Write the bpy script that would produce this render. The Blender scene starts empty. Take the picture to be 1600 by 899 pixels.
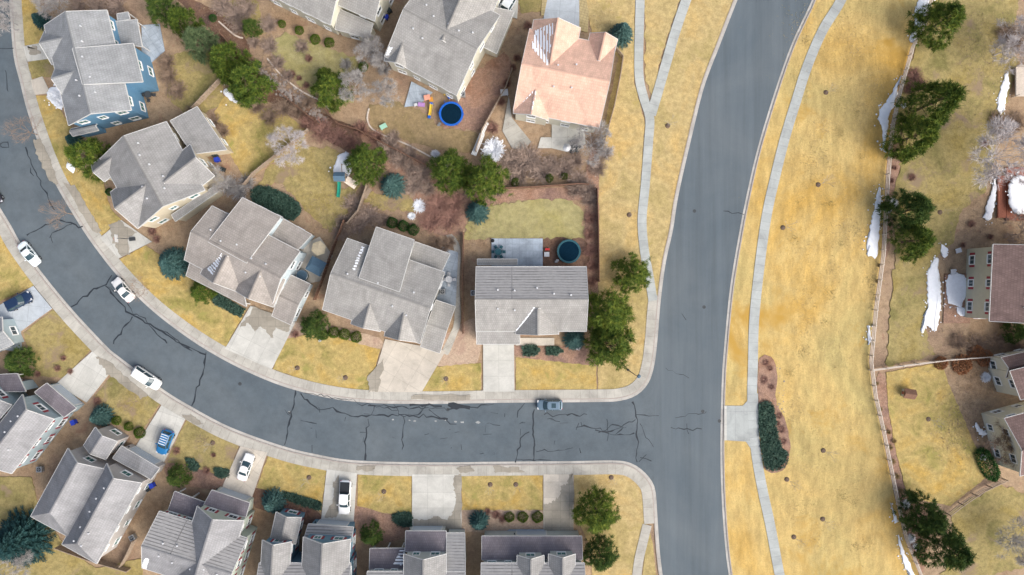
import bpy, bmesh, math, random
from math import sin, cos, pi, radians, atan2, hypot, sqrt
from mathutils import Vector, Matrix
R = random.Random(7)
sc = bpy.context.scene
COL = sc.collection
CAMH = 120.0
PXM = 9.0
# ------------------------------------------------------------------ camera, sky, sun, exposure
cam = bpy.data.cameras.new("camera"); camo = bpy.data.objects.new("camera", cam); COL.objects.link(camo)
camo.location = (0, 0, CAMH); camo.rotation_euler = (0, 0, 0)
cam.sensor_width = 36; cam.lens = 36*CAMH*PXM/1600; cam.clip_end = 3000; cam.clip_start = 1
sc.camera = camo
SUN_DIR = Vector((0.68, -0.48, 0.70)).normalized()
w = bpy.data.worlds.new("World"); sc.world = w; w.use_nodes = True
nt = w.node_tree; nt.nodes.clear()
sky = nt.nodes.new('ShaderNodeTexSky'); sky.sky_type = 'NISHITA'; sky.sun_disc = False
sky.sun_elevation = math.asin(SUN_DIR.z); sky.sun_rotation = atan2(SUN_DIR.x, SUN_DIR.y)
sky.air_density = 1.0; sky.dust_density = 5.0; sky.ozone_density = 1.0
bg = nt.nodes.new('ShaderNodeBackground'); bg.inputs[1].default_value = 0.15
out = nt.nodes.new('ShaderNodeOutputWorld')
hs = nt.nodes.new('ShaderNodeHueSaturation'); hs.inputs['Saturation'].default_value = .75
nt.links.new(sky.outputs[0], hs.inputs['Color']); nt.links.new(hs.outputs[0], bg.inputs[0]); nt.links.new(bg.outputs[0], out.inputs[0])
sl = bpy.data.lights.new("sun", 'SUN'); sl.energy = 2.1; sl.angle = radians(50); sl.color = (1, 0.985, 0.95)
so = bpy.data.objects.new("sun", sl); COL.objects.link(so)
so.rotation_euler = SUN_DIR.to_track_quat('Z', 'Y').to_euler(); so.location = (60, -50, 90)
sc.view_settings.view_transform = 'Standard'; sc.view_settings.look = 'None'
sc.view_settings.gamma = 1; sc.view_settings.exposure = 0.43
sc.render.resolution_x = 1024; sc.render.resolution_y = 575

# ------------------------------------------------------------------ helpers
def P(px, py, h=0.0):
    k = (CAMH-h)/CAMH/PXM
    return Vector(((px-800)*k, (449.5-py)*k, h))
def m_(name): return bpy.data.materials.new(name)
class NG:
    def __init__(s, mat):
        mat.use_nodes = True; s.t = mat.node_tree; s.t.nodes.clear(); s.mat = mat
        s.out = s.n('ShaderNodeOutputMaterial'); s.b = s.n('ShaderNodeBsdfPrincipled')
        s.l(s.b.outputs[0], s.out.inputs[0])
    def n(s, t, **kw):
        x = s.t.nodes.new(t)
        for k, v in kw.items(): setattr(x, k, v)
        return x
    def l(s, a, b): s.t.links.new(a, b)
    def noise(s, scale, detail=4, rough=.6, vec=None, dist=0):
        x = s.n('ShaderNodeTexNoise'); x.inputs['Scale'].default_value = scale
        x.inputs['Detail'].default_value = detail; x.inputs['Roughness'].default_value = rough
        x.inputs['Distortion'].default_value = dist
        if vec: s.l(vec, x.inputs['Vector'])
        return x.outputs['Fac']
    def ramp(s, fac, stops):
        x = s.n('ShaderNodeValToRGB'); e = x.color_ramp.elements
        while len(e) < len(stops): e.new(.5)
        for i, (p, c) in enumerate(stops): e[i].position = p; e[i].color = tuple(c)+(1,)
        s.l(fac, x.inputs[0]); return x.outputs[0]
    def mix(s, mode, fac, a, b):
        x = s.n('ShaderNodeMix', data_type='RGBA', blend_type=mode)
        for v, i in ((fac, 0), (a, 6), (b, 7)):
            if hasattr(v, 'is_linked'): s.l(v, x.inputs[i])
            else: x.inputs[i].default_value = v if i == 0 else tuple(v)+(1,)
        return x.outputs[2]
    def bump(s, h, strength, dist=.05):
        x = s.n('ShaderNodeBump'); x.inputs['Strength'].default_value = strength; x.inputs['Distance'].default_value = dist
        s.l(h, x.inputs['Height']); s.l(x.outputs[0], s.b.inputs['Normal'])
    def coord(s, what='Object', scale=None, rot=None):
        c = s.n('ShaderNodeTexCoord').outputs[what]
        if scale or rot:
            m = s.n('ShaderNodeMapping')
            if scale: m.inputs['Scale'].default_value = scale
            if rot: m.inputs['Rotation'].default_value = rot
            s.l(c, m.inputs[0]); c = m.outputs[0]
        return c
    def done(s, col, rough=.85, spec=.3, metal=0):
        if hasattr(col, 'is_linked'): s.l(col, s.b.inputs['Base Color'])
        else: s.b.inputs['Base Color'].default_value = tuple(col)+(1,)
        s.b.inputs['Roughness'].default_value = rough; s.b.inputs['Specular IOR Level'].default_value = spec
        s.b.inputs['Metallic'].default_value = metal
        return s.mat
def vary(c, f): return tuple(min(1, x*f) for x in c)
_pl = {}
def plain(name, col, rough=.6, var=.12, scale=3.0, metal=0, spec=.3, bump=.0):
    if name in _pl: return _pl[name]
    g = NG(m_(name)); v = g.coord()
    c = g.ramp(g.noise(scale, 5, .65, v), [(.3, vary(col, 1-var)), (.7, vary(col, 1+var))])
    if bump: g.bump(g.noise(scale*6, 4, .6, v), bump)
    _pl[name] = g.done(c, rough, spec, metal); return _pl[name]
def ground_mat(name, a, b, c, s1=.12, s2=1.2, s3=9, fine=.25, bump=.5, stretch=None, rough=.95, blotch=None):
    g = NG(m_(name)); v = g.coord(); vs = g.coord('Object', *stretch) if stretch else v
    base = g.ramp(g.noise(s1, 6, .6, v, .6), [(.33, a), (.5, b), (.67, c)])
    mid = g.ramp(g.noise(s2, 6, .7, vs), [(.3, (.72,)*3), (.7, (1.22,)*3)])
    x = g.mix('MULTIPLY', 1, base, mid)
    fn = g.noise(s3, 6, .8, v)
    x = g.mix('MULTIPLY', 1, x, g.ramp(fn, [(.25, (1-fine,)*3), (.75, (1+fine,)*3)]))
    if blotch:
        bn = g.ramp(g.noise(blotch[0], 5, .65, v, .4), [(blotch[1], (0,)*3), (blotch[1]+.1, (1,)*3)])
        x = g.mix('MIX', bn, x, blotch[2])
    g.bump(fn, bump, .08)
    return g.done(x, rough, .15)
def concrete(name, col, w=1.5, h=1.5, dirt=.22, mort=.035):
    g = NG(m_(name)); uv = g.coord('UV'); v = g.coord()
    br = g.n('ShaderNodeTexBrick'); br.offset = 0; br.squash = 1
    br.inputs['Scale'].default_value = 1; br.inputs['Brick Width'].default_value = w; br.inputs['Row Height'].default_value = h
    br.inputs['Mortar Size'].default_value = mort; br.inputs['Mortar Smooth'].default_value = .5
    br.inputs['Color1'].default_value = vary(col, .93)+(1,); br.inputs['Color2'].default_value = vary(col, 1.06)+(1,)
    br.inputs['Mortar'].default_value = vary(col, .72)+(1,)
    g.l(uv, br.inputs[0])
    x = g.mix('MULTIPLY', 1, br.outputs[0], g.ramp(g.noise(.35, 6, .7, v, .5), [(.35, (1-dirt,)*3), (.6, (1.05,)*3)]))
    fn = g.noise(8, 5, .7, v)
    x = g.mix('MULTIPLY', 1, x, g.ramp(fn, [(.3, (.9,)*3), (.7, (1.08,)*3)]))
    g.bump(fn, .2, .02); return g.done(x, .9, .2)
def tile(name, col, var=.05, course=.43, line=.76, pattern=1.0):
    g = NG(m_(name)); uv = g.coord('UV'); v = g.coord()
    br = g.n('ShaderNodeTexBrick'); br.offset = .5
    br.inputs['Scale'].default_value = 1; br.inputs['Brick Width'].default_value = .36; br.inputs['Row Height'].default_value = course
    br.inputs['Mortar Size'].default_value = .045; br.inputs['Mortar Smooth'].default_value = .9
    br.inputs['Color1'].default_value = vary(col, 1-var)+(1,); br.inputs['Color2'].default_value = vary(col, 1+var)+(1,)
    br.inputs['Mortar'].default_value = vary(col, line)+(1,)
    g.l(uv, br.inputs[0])
    x = g.mix('MULTIPLY', 1, br.outputs[0], g.ramp(g.noise(.28, 6, .65, v, .8), [(.3, (.78,)*3), (.65, (1.12,)*3)]))
    st = g.noise(1.2, 5, .7, g.coord('UV', (1.0, .12, 1)))
    x = g.mix('MULTIPLY', 1, x, g.ramp(st, [(.3, (.9,)*3), (.7, (1.08,)*3)]))
    g.bump(br.outputs['Fac'], .5, .04)
    return g.done(x, .85, .25)
def siding(name, col):
    g = NG(m_(name)); v = g.coord()
    wv = g.n('ShaderNodeTexWave', wave_type='BANDS', bands_direction='Z', wave_profile='SAW')
    wv.inputs['Scale'].default_value = 2.4; g.l(v, wv.inputs[0])
    x = g.mix('MULTIPLY', 1, g.ramp(g.noise(1, 5, .6, v), [(.3, vary(col, .93)), (.7, vary(col, 1.05))]),
              g.ramp(wv.outputs['Fac'], [(0, (.82,)*3), (.25, (1,)*3)]))
    g.bump(wv.outputs['Fac'], .4, .03); return g.done(x, .7, .3)

M = {}
M['soil'] = ground_mat('soil', (.31, .205, .125), (.36, .26, .17), (.27, .185, .13), .09, 1.0, 5, .38, .9, blotch=(.35, .60, (.30, .185, .125)))
M['mulch'] = ground_mat('mulch', (.27, .15, .10), (.34, .215, .155), (.22, .14, .115), .2, 2.0, 8, .4, 1)
M['gravel'] = ground_mat('gravel', (.42, .30, .22), (.45, .34, .25), (.38, .26, .2), .3, 3.0, 12, .3, .8)
M['bark'] = ground_mat('bark_brown', (.14, .08, .055), (.19, .115, .08), (.12, .08, .07), .3, 3.0, 9, .45, 1)
M['lawn_gold'] = ground_mat('lawn_gold', (.45, .30, .085), (.43, .325, .13), (.27, .235, .075), .2, 1.1, 5, .34, .9, blotch=(.4, .60, (.30, .27, .085)))
M['lawn_pale'] = ground_mat('lawn_pale', (.48, .335, .135), (.45, .345, .165), (.36, .285, .12), .14, 1.0, 5, .3, .8, blotch=(.3, .62, (.36, .29, .10)))
M['lawn_olive'] = ground_mat('lawn_olive', (.29, .225, .08), (.33, .265, .115), (.21, .185, .07), .16, 1.1, 5, .36, .9, blotch=(.22, .56, (.27, .20, .13)))
M['lawn_green'] = ground_mat('lawn_green', (.32, .28, .11), (.35, .31, .15), (.27, .25, .105), .14, .8, 7, .24, .7)
M['lawn_brown'] = ground_mat('lawn_brown', (.24, .18, .09), (.30, .22, .12), (.21, .165, .085), .2, 1.2, 7, .28, .7)
M['park'] = ground_mat('park_grass', (.50, .305, .075), (.52, .375, .15), (.43, .345, .145), .045, .6, 5, .28, .8, stretch=((1.1, .35, 1), (0, 0, radians(-14))), blotch=(.07, .57, (.45, .275, .065)))
M['snow'] = plain('snow', (.86, .88, .92), .8, .06, 2, bump=.5)
M['kerb'] = plain('kerb_concrete', (.36, .32, .29), .9, .14, 1.5, bump=.2)
M['gutter'] = concrete('gutter_concrete', (.44, .42, .39), 2.4, 50)
M['walk'] = concrete('walk_concrete', (.44, .42, .375), 1.5, 5.0, .25)
M['walk_grey'] = concrete('walk_grey', (.40, .42, .41), 1.5, 5.0, .2)
M['drive'] = concrete('drive_concrete', (.53, .52, .48), 2.7, 2.7, .16)
M['drive_tan'] = concrete('drive_tan', (.54, .49, .42), 2.7, 2.7, .18)
M['drive_grey'] = concrete('drive_grey', (.44, .48, .52), 2.7, 2.7, .16)
M['damp'] = concrete('damp_concrete', (.33, .30, .25), 1.5, 1.5, .2)
M['patio'] = concrete('patio_blue_grey', (.40, .46, .53), 1.2, 1.2, .3)
M['pavers'] = concrete('yellow_pavers', (.45, .36, .19), .55, .45, .2, .05)
def asphalt():
    g = NG(m_('asphalt')); v = g.coord(); vs = g.coord('Object', (1, .12, 1), (0, 0, radians(-14)))
    b = g.ramp(g.noise(.06, 5, .6, v, .5), [(.35, (.090, .113, .132)), (.65, (.118, .139, .154))])
    b = g.mix('MULTIPLY', 1, b, g.ramp(g.noise(.35, 8, .75, v), [(.32, (.84,)*3), (.68, (1.13,)*3)]))
    fn = g.noise(14, 4, .8, v)
    b = g.mix('MULTIPLY', 1, b, g.ramp(fn, [(.25, (.86,)*3), (.75, (1.14,)*3)]))
    g.bump(fn, .4, .02); return g.done(b, .85, .3)
def asphalt_streak(name, ang):
    g = NG(m_(name)); v = g.coord(); vs = g.coord('Object', (.8, .03, 1), (0, 0, ang))
    b = g.ramp(g.noise(.06, 5, .6, v, .5), [(.35, (.090, .113, .132)), (.65, (.118, .139, .154))])
    b = g.mix('MULTIPLY', 1, b, g.ramp(g.noise(.7, 5, .7, vs), [(.35, (.90,)*3), (.65, (1.12,)*3)]))
    fn = g.noise(14, 4, .8, v)
    b = g.mix('MULTIPLY', 1, b, g.ramp(fn, [(.25, (.86,)*3), (.75, (1.14,)*3)]))
    g.bump(fn, .4, .02); return g.done(b, .85, .3)
M['asphalt'] = asphalt()
M['asphalt_main'] = asphalt_streak('asphalt_worn', radians(-14))
M['tar'] = plain('crack_tar', (.024, .03, .038), .6, .2, 2)
M['chalk'] = plain('pale_spill', (.3, .31, .31), .9, .3, 2)
M['white'] = plain('white_trim', (.72, .73, .73), .5, .04)
M['trim'] = plain('roof_trim_paint', (.56, .56, .55), .6, .06)
M['glass'] = plain('window_glass', (.045, .065, .075), .12, .3, .6, spec=.6)
M['glass_teal'] = plain('window_glass_teal', (.06, .16, .15), .12, .3, .6, spec=.6)
M['carglass'] = plain('car_glass', (.03, .06, .075), .1, .2, .6, spec=.7)
M['red'] = plain('red_shutter', (.28, .035, .05), .6)
M['brick'] = plain('red_brick', (.33, .12, .085), .85, .25, 8)
M['door_grey'] = plain('garage_door_paint', (.42, .47, .52), .5, .05)
M['wood'] = plain('weathered_wood', (.30, .235, .18), .85, .25, 4)
M['wood_pale'] = plain('pale_wood', (.56, .49, .42), .85, .2, 4)
M['wood_brown'] = plain('brown_wood', (.19, .105, .07), .85, .25, 4)
M['wood_red'] = plain('red_stained_deck', (.33, .12, .075), .8, .2, 4)
M['rubber'] = plain('tyre_rubber', (.015, .015, .017), .8)
M['metal'] = plain('grey_metal', (.35, .36, .37), .4, .1, metal=.6)
M['dark_metal'] = plain('dark_metal', (.05, .055, .06), .5, .15)
M['black'] = plain('black_plastic', (.02, .022, .026), .5)
M['bark_tree'] = plain('tree_bark', (.13, .09, .065), .9, .25, 5)
M['vent'] = plain('vent_metal', (.55, .56, .58), .5)
def paint(name, col): return plain(name, col, .28, .03, 1, spec=.5)
def foliage(name, a, b, c, tr=.0):
    g = NG(m_(name)); oi = g.n('ShaderNodeObjectInfo'); v = g.coord()
    x = g.ramp(g.noise(1.7, 5, .75, v), [(.36, a), (.5, b), (.64, c)])
    rnd = g.ramp(oi.outputs['Random'], [(0, (.82, .86, .86)), (1, (1.2, 1.14, 1.1))])
    x = g.mix('MULTIPLY', 1, x, rnd)
    return g.done(x, .75, .2)
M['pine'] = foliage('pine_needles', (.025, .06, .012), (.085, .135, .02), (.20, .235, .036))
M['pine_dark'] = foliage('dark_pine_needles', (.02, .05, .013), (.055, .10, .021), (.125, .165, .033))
M['pine_grey'] = foliage('grey_pine_needles', (.06, .10, .045), (.11, .16, .075), (.16, .21, .10))
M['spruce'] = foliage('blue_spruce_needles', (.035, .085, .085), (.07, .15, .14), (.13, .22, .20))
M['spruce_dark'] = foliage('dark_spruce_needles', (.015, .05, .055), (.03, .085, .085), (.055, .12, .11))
M['juniper'] = foliage('juniper_foliage', (.03, .065, .048), (.05, .10, .075), (.085, .14, .105))
M['boxwood'] = foliage('boxwood_leaves', (.05, .09, .012), (.09, .15, .02), (.14, .19, .03))
M['boxdeep'] = foliage('deep_green_leaves', (.02, .07, .015), (.04, .11, .025), (.07, .15, .04))
M['twig_mauve'] = plain('mauve_twigs', (.34, .26, .215), .9, .3, 2)
M['twig_red'] = plain('red_twigs', (.30, .17, .135), .9, .3, 2)
M['twig_rust'] = plain('rust_leaves', (.33, .15, .07), .9, .3, 2)
M['twig_grey'] = plain('grey_twigs', (.40, .38, .37), .9, .2, 2)
M['twig_brown'] = plain('brown_twigs', (.27, .195, .145), .9, .25, 2)
M['twig_pale'] = plain('frosted_twigs', (.52, .48, .48), .9, .15, 2)
M['straw'] = plain('straw_grass', (.42, .32, .17), .9, .25, 3)
M['rock'] = plain('grey_rock', (.27, .235, .215), .9, .25, 2, bump=.5)

def link(o, parent=None):
    COL.objects.link(o)
    if parent: o.parent = parent
    return o
def mesh_obj(name, verts, faces, mat, parent=None, uvs=None, smooth=False):
    me = bpy.data.meshes.new(name); me.from_pydata([tuple(v) for v in verts], [], faces)
    if uvs is not None:
        ul = me.uv_layers.new(name='UVMap'); ul.data.foreach_set('uv', [c for f in uvs for p in f for c in p])
    me.materials.append(mat)
    if smooth: me.polygons.foreach_set('use_smooth', [True]*len(me.polygons))
    me.update()
    return link(bpy.data.objects.new(name, me), parent)
def tag(o, label=None, cat=None, group=None, kind=None):
    if label: o['label'] = label
    if cat: o['category'] = cat
    if group: o['group'] = group
    if kind: o['kind'] = kind
    return o
def empty(name, loc=(0, 0, 0), rz=0, label=None, cat=None, group=None):
    o = bpy.data.objects.new(name, None); o.empty_display_size = .3; COL.objects.link(o)
    o.location = loc; o.rotation_euler = (0, 0, rz); return tag(o, label, cat, group)
def copy_tree(o, parent=None):
    c = o.copy(); COL.objects.link(c); c.parent = parent
    for ch in o.children: copy_tree(ch, c)
    return c
class MB:
    """collects simple solids; build() links them as ONE mesh"""
    def __init__(s): s.v = []; s.f = []; s.uv = []
    def poly(s, pts, uv=None):
        n = len(s.v); s.v += [Vector(p) for p in pts]; s.f.append(list(range(n, n+len(pts))))
        s.uv.append(uv or [(p[0], p[1]) for p in pts])
    def box(s, c, size, rz=0, taper=1.0, ax=None):
        n = len(s.v); x, y, z = (d/2 for d in size); m = Matrix.Rotation(rz, 3, 'Z')
        for k, t in ((-z, 1), (z, taper)):
            for a, b in ((-x, -y), (x, -y), (x, y), (-x, y)):
                s.v.append(m @ Vector((a*t, b*t, k)) + Vector(c))
        for f in ((3, 2, 1, 0), (4, 5, 6, 7), (0, 1, 5, 4), (1, 2, 6, 5), (2, 3, 7, 6), (3, 0, 4, 7)):
            s.f.append([n+i for i in f]); s.uv.append([(s.v[n+i].x, s.v[n+i].y) for i in f])
    def bar(s, a, b, w, h=None, up=Vector((0, 0, 1))):
        a = Vector(a); b = Vector(b); d = (b-a)
        if d.length < 1e-6: return
        d.normalize()
        if abs(d.dot(up)) > .98: up = Vector((1, 0, 0))
        sd = d.cross(up).normalized(); u2 = sd.cross(d).normalized(); h = h or w; n = len(s.v)
        for p in (a, b):
            for i, j in ((-1, -1), (1, -1), (1, 1), (-1, 1)): s.v.append(p+sd*(i*w/2)+u2*(j*h/2))
        for f in ((0, 1, 2, 3), (7, 6, 5, 4), (0, 4, 5, 1), (1, 5, 6, 2), (2, 6, 7, 3), (3, 7, 4, 0)):
            s.f.append([n+i for i in f]); s.uv.append([(0, 0)]*4)
    def tube(s, a, b, r1, r2=None, seg=8, cap=True):
        a = Vector(a); b = Vector(b); r2 = r1 if r2 is None else r2; d = (b-a)
        if d.length < 1e-6: return
        d.normalize(); up = Vector((0, 0, 1)) if abs(d.z) < .95 else Vector((1, 0, 0))
        x = d.cross(up).normalized(); y = d.cross(x); n = len(s.v)
        for p, r in ((a, r1), (b, r2)):
            for k in range(seg): s.v.append(p+(x*cos(2*pi*k/seg)+y*sin(2*pi*k/seg))*r)
        for k in range(seg):
            s.f.append([n+k, n+(k+1) % seg, n+seg+(k+1) % seg, n+seg+k]); s.uv.append([(0, 0)]*4)
        if cap:
            s.f.append([n+k for k in range(seg)][::-1]); s.f.append([n+seg+k for k in range(seg)]); s.uv += [[(0, 0)]*seg]*2
    def ring(s, c, r, t, seg=32):  # torus
        n = len(s.v); q = 8
        for i in range(seg):
            a = 2*pi*i/seg
            for j in range(q):
                b = 2*pi*j/q; rr = r+t*cos(b); s.v.append(Vector((c[0]+rr*cos(a), c[1]+rr*sin(a), c[2]+t*sin(b))))
        for i in range(seg):
            for j in range(q):
                s.f.append([n+i*q+j, n+((i+1) % seg)*q+j, n+((i+1) % seg)*q+(j+1) % q, n+i*q+(j+1) % q]); s.uv.append([(0, 0)]*4)
    def disc(s, c, r, h, seg=32, r2=None):
        s.tube(Vector(c), Vector(c)+Vector((0, 0, h)), r, r2, seg)
    def loft(s, rings, cap=True):
        n = len(s.v); q = len(rings[0])
        for r in rings: s.v += [Vector(p) for p in r]
        for i in range(len(rings)-1):
            for j in range(q):
                s.f.append([n+i*q+j, n+i*q+(j+1) % q, n+(i+1)*q+(j+1) % q, n+(i+1)*q+j]); s.uv.append([(0, 0)]*4)
        if cap:
            s.f.append([n+j for j in range(q)][::-1]); s.f.append([n+(len(rings)-1)*q+j for j in range(q)]); s.uv += [[(0, 0)]*q]*2
    def build(s, name, mat, parent=None, smooth=False, bevel=0):
        o = mesh_obj(name, s.v, s.f, mat, parent, s.uv, smooth)
        bm = bmesh.new(); bm.from_mesh(o.data); bmesh.ops.recalc_face_normals(bm, faces=bm.faces); bm.to_mesh(o.data); bm.free()
        if bevel:
            b = o.modifiers.new('bevel', 'BEVEL'); b.width = bevel; b.segments = 2; b.limit_method = 'ANGLE'
        return o

def smooth_path(pts, step=1.0, closed=False):
    """Catmull-Rom through world points"""
    n = len(pts); o = []
    rng = range(n) if closed else range(n-1)
    for i in rng:
        g = (lambda k: pts[k % n]) if closed else (lambda k: pts[max(0, min(n-1, k))])
        p0, p1, p2, p3 = g(i-1), g(i), g(i+1), g(i+2)
        m = max(1, int((p2-p1).length/step))
        for k in range(m):
            t = k/m
            o.append(.5*((2*p1)+(p2-p0)*t+(2*p0-5*p1+4*p2-p3)*t*t+(3*p1-p0-3*p2+p3)*t**3))
    if not closed: o.append(pts[-1].copy())
    return o
def W(pts, h=0): return [P(x, y, h) for x, y in pts]
SC_ = [0]
def slab(name, pts, z, mat, uvdir=None, z0=None, parent=None):
    """closed region with a flat top at z and a short skirt"""
    if z0 is None: z0 = z-.03
    if name != 'main_road' and name != 'street': SC_[0] += 1; z += SC_[0] % 25*.0016
    pts = [Vector((p[0], p[1], 0)) for p in pts]; n = len(pts)
    area = sum(pts[i].x*pts[(i+1) % n].y-pts[(i+1) % n].x*pts[i].y for i in range(n))
    if area < 0: pts = pts[::-1]
    d = uvdir or (pts[1]-pts[0]).normalized(); e = Vector((-d.y, d.x, 0)); o0 = pts[0]
    v = [(p.x, p.y, z) for p in pts]+[(p.x, p.y, z0) for p in pts]
    top = list(range(n)); f = [top]; uv = [[((pts[i]-o0).dot(d), (pts[i]-o0).dot(e)) for i in top]]
    for i in range(n):
        j = (i+1) % n; f.append([i, n+i, n+j, j]); uv.append([(0, 0)]*4)
    return tag(mesh_obj(name, v, f, mat, parent, uv), kind='structure')
def strip(name, path, o1, o2, z, mat, z0=None):
    """ribbon beside a path (world points), offsets measured to the left"""
    if z0 is None: z0 = z-.03
    n = len(path); L = []; Rr = []; S = [0]
    for i, p in enumerate(path):
        d = (path[min(n-1, i+1)]-path[max(0, i-1)]); d.z = 0; d.normalize(); nn = Vector((-d.y, d.x, 0))
        L.append(p+nn*o1); Rr.append(p+nn*o2)
        if i: S.append(S[-1]+(p-path[i-1]).length)
    v = []; f = []; uv = []
    for a, b in zip(L, Rr): v += [(a.x, a.y, z), (b.x, b.y, z), (a.x, a.y, z0), (b.x, b.y, z0)]
    for i in range(n-1):
        k = 4*i; m = k+4
        f.append([k, m, m+1, k+1]); uv.append([(S[i], .01), (S[i+1], .01), (S[i+1], abs(o2-o1)), (S[i], abs(o2-o1))])
        f.append([k, k+2, m+2, m]); f.append([k+1, m+1, m+3, k+3]); uv += [[(.7, .7)]*4]*2
    o = mesh_obj(name, v, f, mat, None, uv)
    bm = bmesh.new(); bm.from_mesh(o.data); bmesh.ops.recalc_face_normals(bm, faces=bm.faces)
    if sum(fc.normal.z for fc in bm.faces) < 0: bmesh.ops.reverse_faces(bm, faces=bm.faces)
    bm.to_mesh(o.data); bm.free()
    return tag(o, kind='structure')
def blob(pts, jit=.25, step=.8):
    pp = smooth_path(W(pts), step, True)
    return [p+Vector((R.uniform(-jit, jit), R.uniform(-jit, jit), 0)) for p in pp]

# ------------------------------------------------------------------ ground, roads, pavements
Z_R, Z_B, Z_L, Z_W = .02, .05, .08, .14
g = MB(); g.poly([(-500, -500, 0), (500, -500, 0), (500, 500, 0), (-500, 500, 0)]); tag(g.build('ground', M['soil']), kind='structure')

inner = [(14,-150),(13,-60),(15,0),(17,33),(22,89),(32,130),(42,170),(58,218),(72,255),(91,295),(129,358),(155,395),(184,431),(230,478),(280,518),(330,551),(385,580),(444,604),(510,621),(575,629),(662,631),(800,629),(930,628),(969,626),(995,617),(1013,598),(1022,570),(1027,530),(1032,470),(1040,410),(1051,360),(1060,304),(1080,216),(1100,136),(1124,72),(1152,0),(1180,-70),(1210,-140)]
outer = [(-110,150),(-60,230),(0,325),(20,358),(29,375),(62,422),(111,482),(165,540),(186,558),(255,609),(299,636),(360,668),(440,697),(497,711),(557,720),(670,723),(780,722),(896,721),(960,720),(985,724),(1003,735),(1018,752),(1024,770),(1027,810),(1030,855),(1035,899),(1044,960),(1056,1040)]
right = [(1325,-150),(1296,-70),(1269,0),(1236,72),(1208,152),(1184,232),(1168,300),(1156,360),(1141,450),(1132,540),(1128,600),(1126,700),(1128,780),(1133,850),(1139,899),(1150,970),(1162,1040)]
pi_, po_, pr_ = (smooth_path(W(a), .8) for a in (inner, outer, right))
# road surfaces: residential street and main road (butt at x = 1040 px line)
slab('street', [p for p in pi_ if p.y < P(0, 560).y and p.x < P(1021, 0).x or p.x < P(960, 0).x] + [P(1021, 575), P(1022, 765)] +
     [p for p in po_ if p.x < P(1022, 0).x and p.y > P(0, 768).y][::-1] + [P(-300, 150), P(-300, -150)], Z_R, M['asphalt'], z0=0)
mr = [p for p in pi_ if p.y > P(0, 574).y and p.x > P(1015, 0).x]
ml = [p for p in po_ if p.y < P(0, 764).y and p.x > P(1015, 0).x]
slab('main_road', [P(1022, 765), P(1021, 575)]+mr+pr_+ml[::-1], Z_R+.004, M['asphalt_main'], z0=0)
# kerbs: gutter pan, raised kerb
for path, s in ((pi_, 1), (po_, -1), (pr_, 1)):
    strip('gutter', path, -.05*s, .42*s, Z_R+.012, M['gutter'])
    strip('kerb', path, .42*s, .62*s, Z_W, M['kerb'], 0)
# attached pavements
def part_path(path, cond): return [p for p in path if cond(p)]
ys = P(0, 462).y
pa = part_path(pi_, lambda p: p.x < P(1030, 0).x or p.y < ys)
pa = [p for i, p in enumerate(pi_) if i <= max(k for k, q in enumerate(pi_) if q.y <= ys and q.x > 0)]
strip('pavement', pa, .62, 2.15, Z_W+.005, M['walk'], 0)
kb = max(k for k, q in enumerate(po_) if q.y > P(0, 822).y)
strip('pavement', po_[:kb+1], -.62, -2.35, Z_W+.005, M['walk'], 0)
# detached paths
lp1 = smooth_path(W([(1003,-80),(1000,-30),(1000,0),(998,80),(999,125),(1007,158),(1015,185),(1013,224),(1008,290),(1003,345),(1007,394),(1014,432),(1020,470)]), .8)
lp2 = smooth_path(W([(1100,-80),(1085,-35),(1072,0),(1055,50),(1039,105),(1026,150),(1017,180)]), .8)
rp = smooth_path(W([(1345,-70),(1314,0),(1285,48),(1261,104),(1243,160),(1226,216),(1210,280),(1197,340),(1186,420),(1178,500),(1176,570),(1175,630),(1180,700),(1190,760),(1203,820),(1218,899),(1235,970)]), .8)
bp = smooth_path(W([(1011,820),(1005,845),(998,875),(994,905),(985,960)]), .8)
strip('path', lp1, -.78, .78, Z_W+.012, M['walk_grey'], 0); strip('path', lp2, -.85, .85, Z_W+.018, M['walk_grey'], 0)
strip('path', rp, -.85, .85, Z_W+.012, M['walk_grey'], 0); strip('path', bp, -.8, .8, Z_W+.01, M['walk'], 0)
slab('path', W([(1135,634),(1160,634),(1168,626),(1170,612),(1184,615),(1186,700),(1172,700),(1165,690),(1135,688)]), Z_W+.007, M['walk_grey'], Vector((1, 0, 0)))
slab('path', smooth_path(W([(697,368),(706,366),(717,380),(720,400),(718,440),(720,500),(715,520),(700,555),(690,552),(704,520),(710,500),(709,440),(710,400),(708,384)]), .8, True), .10, M['walk'])
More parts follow.
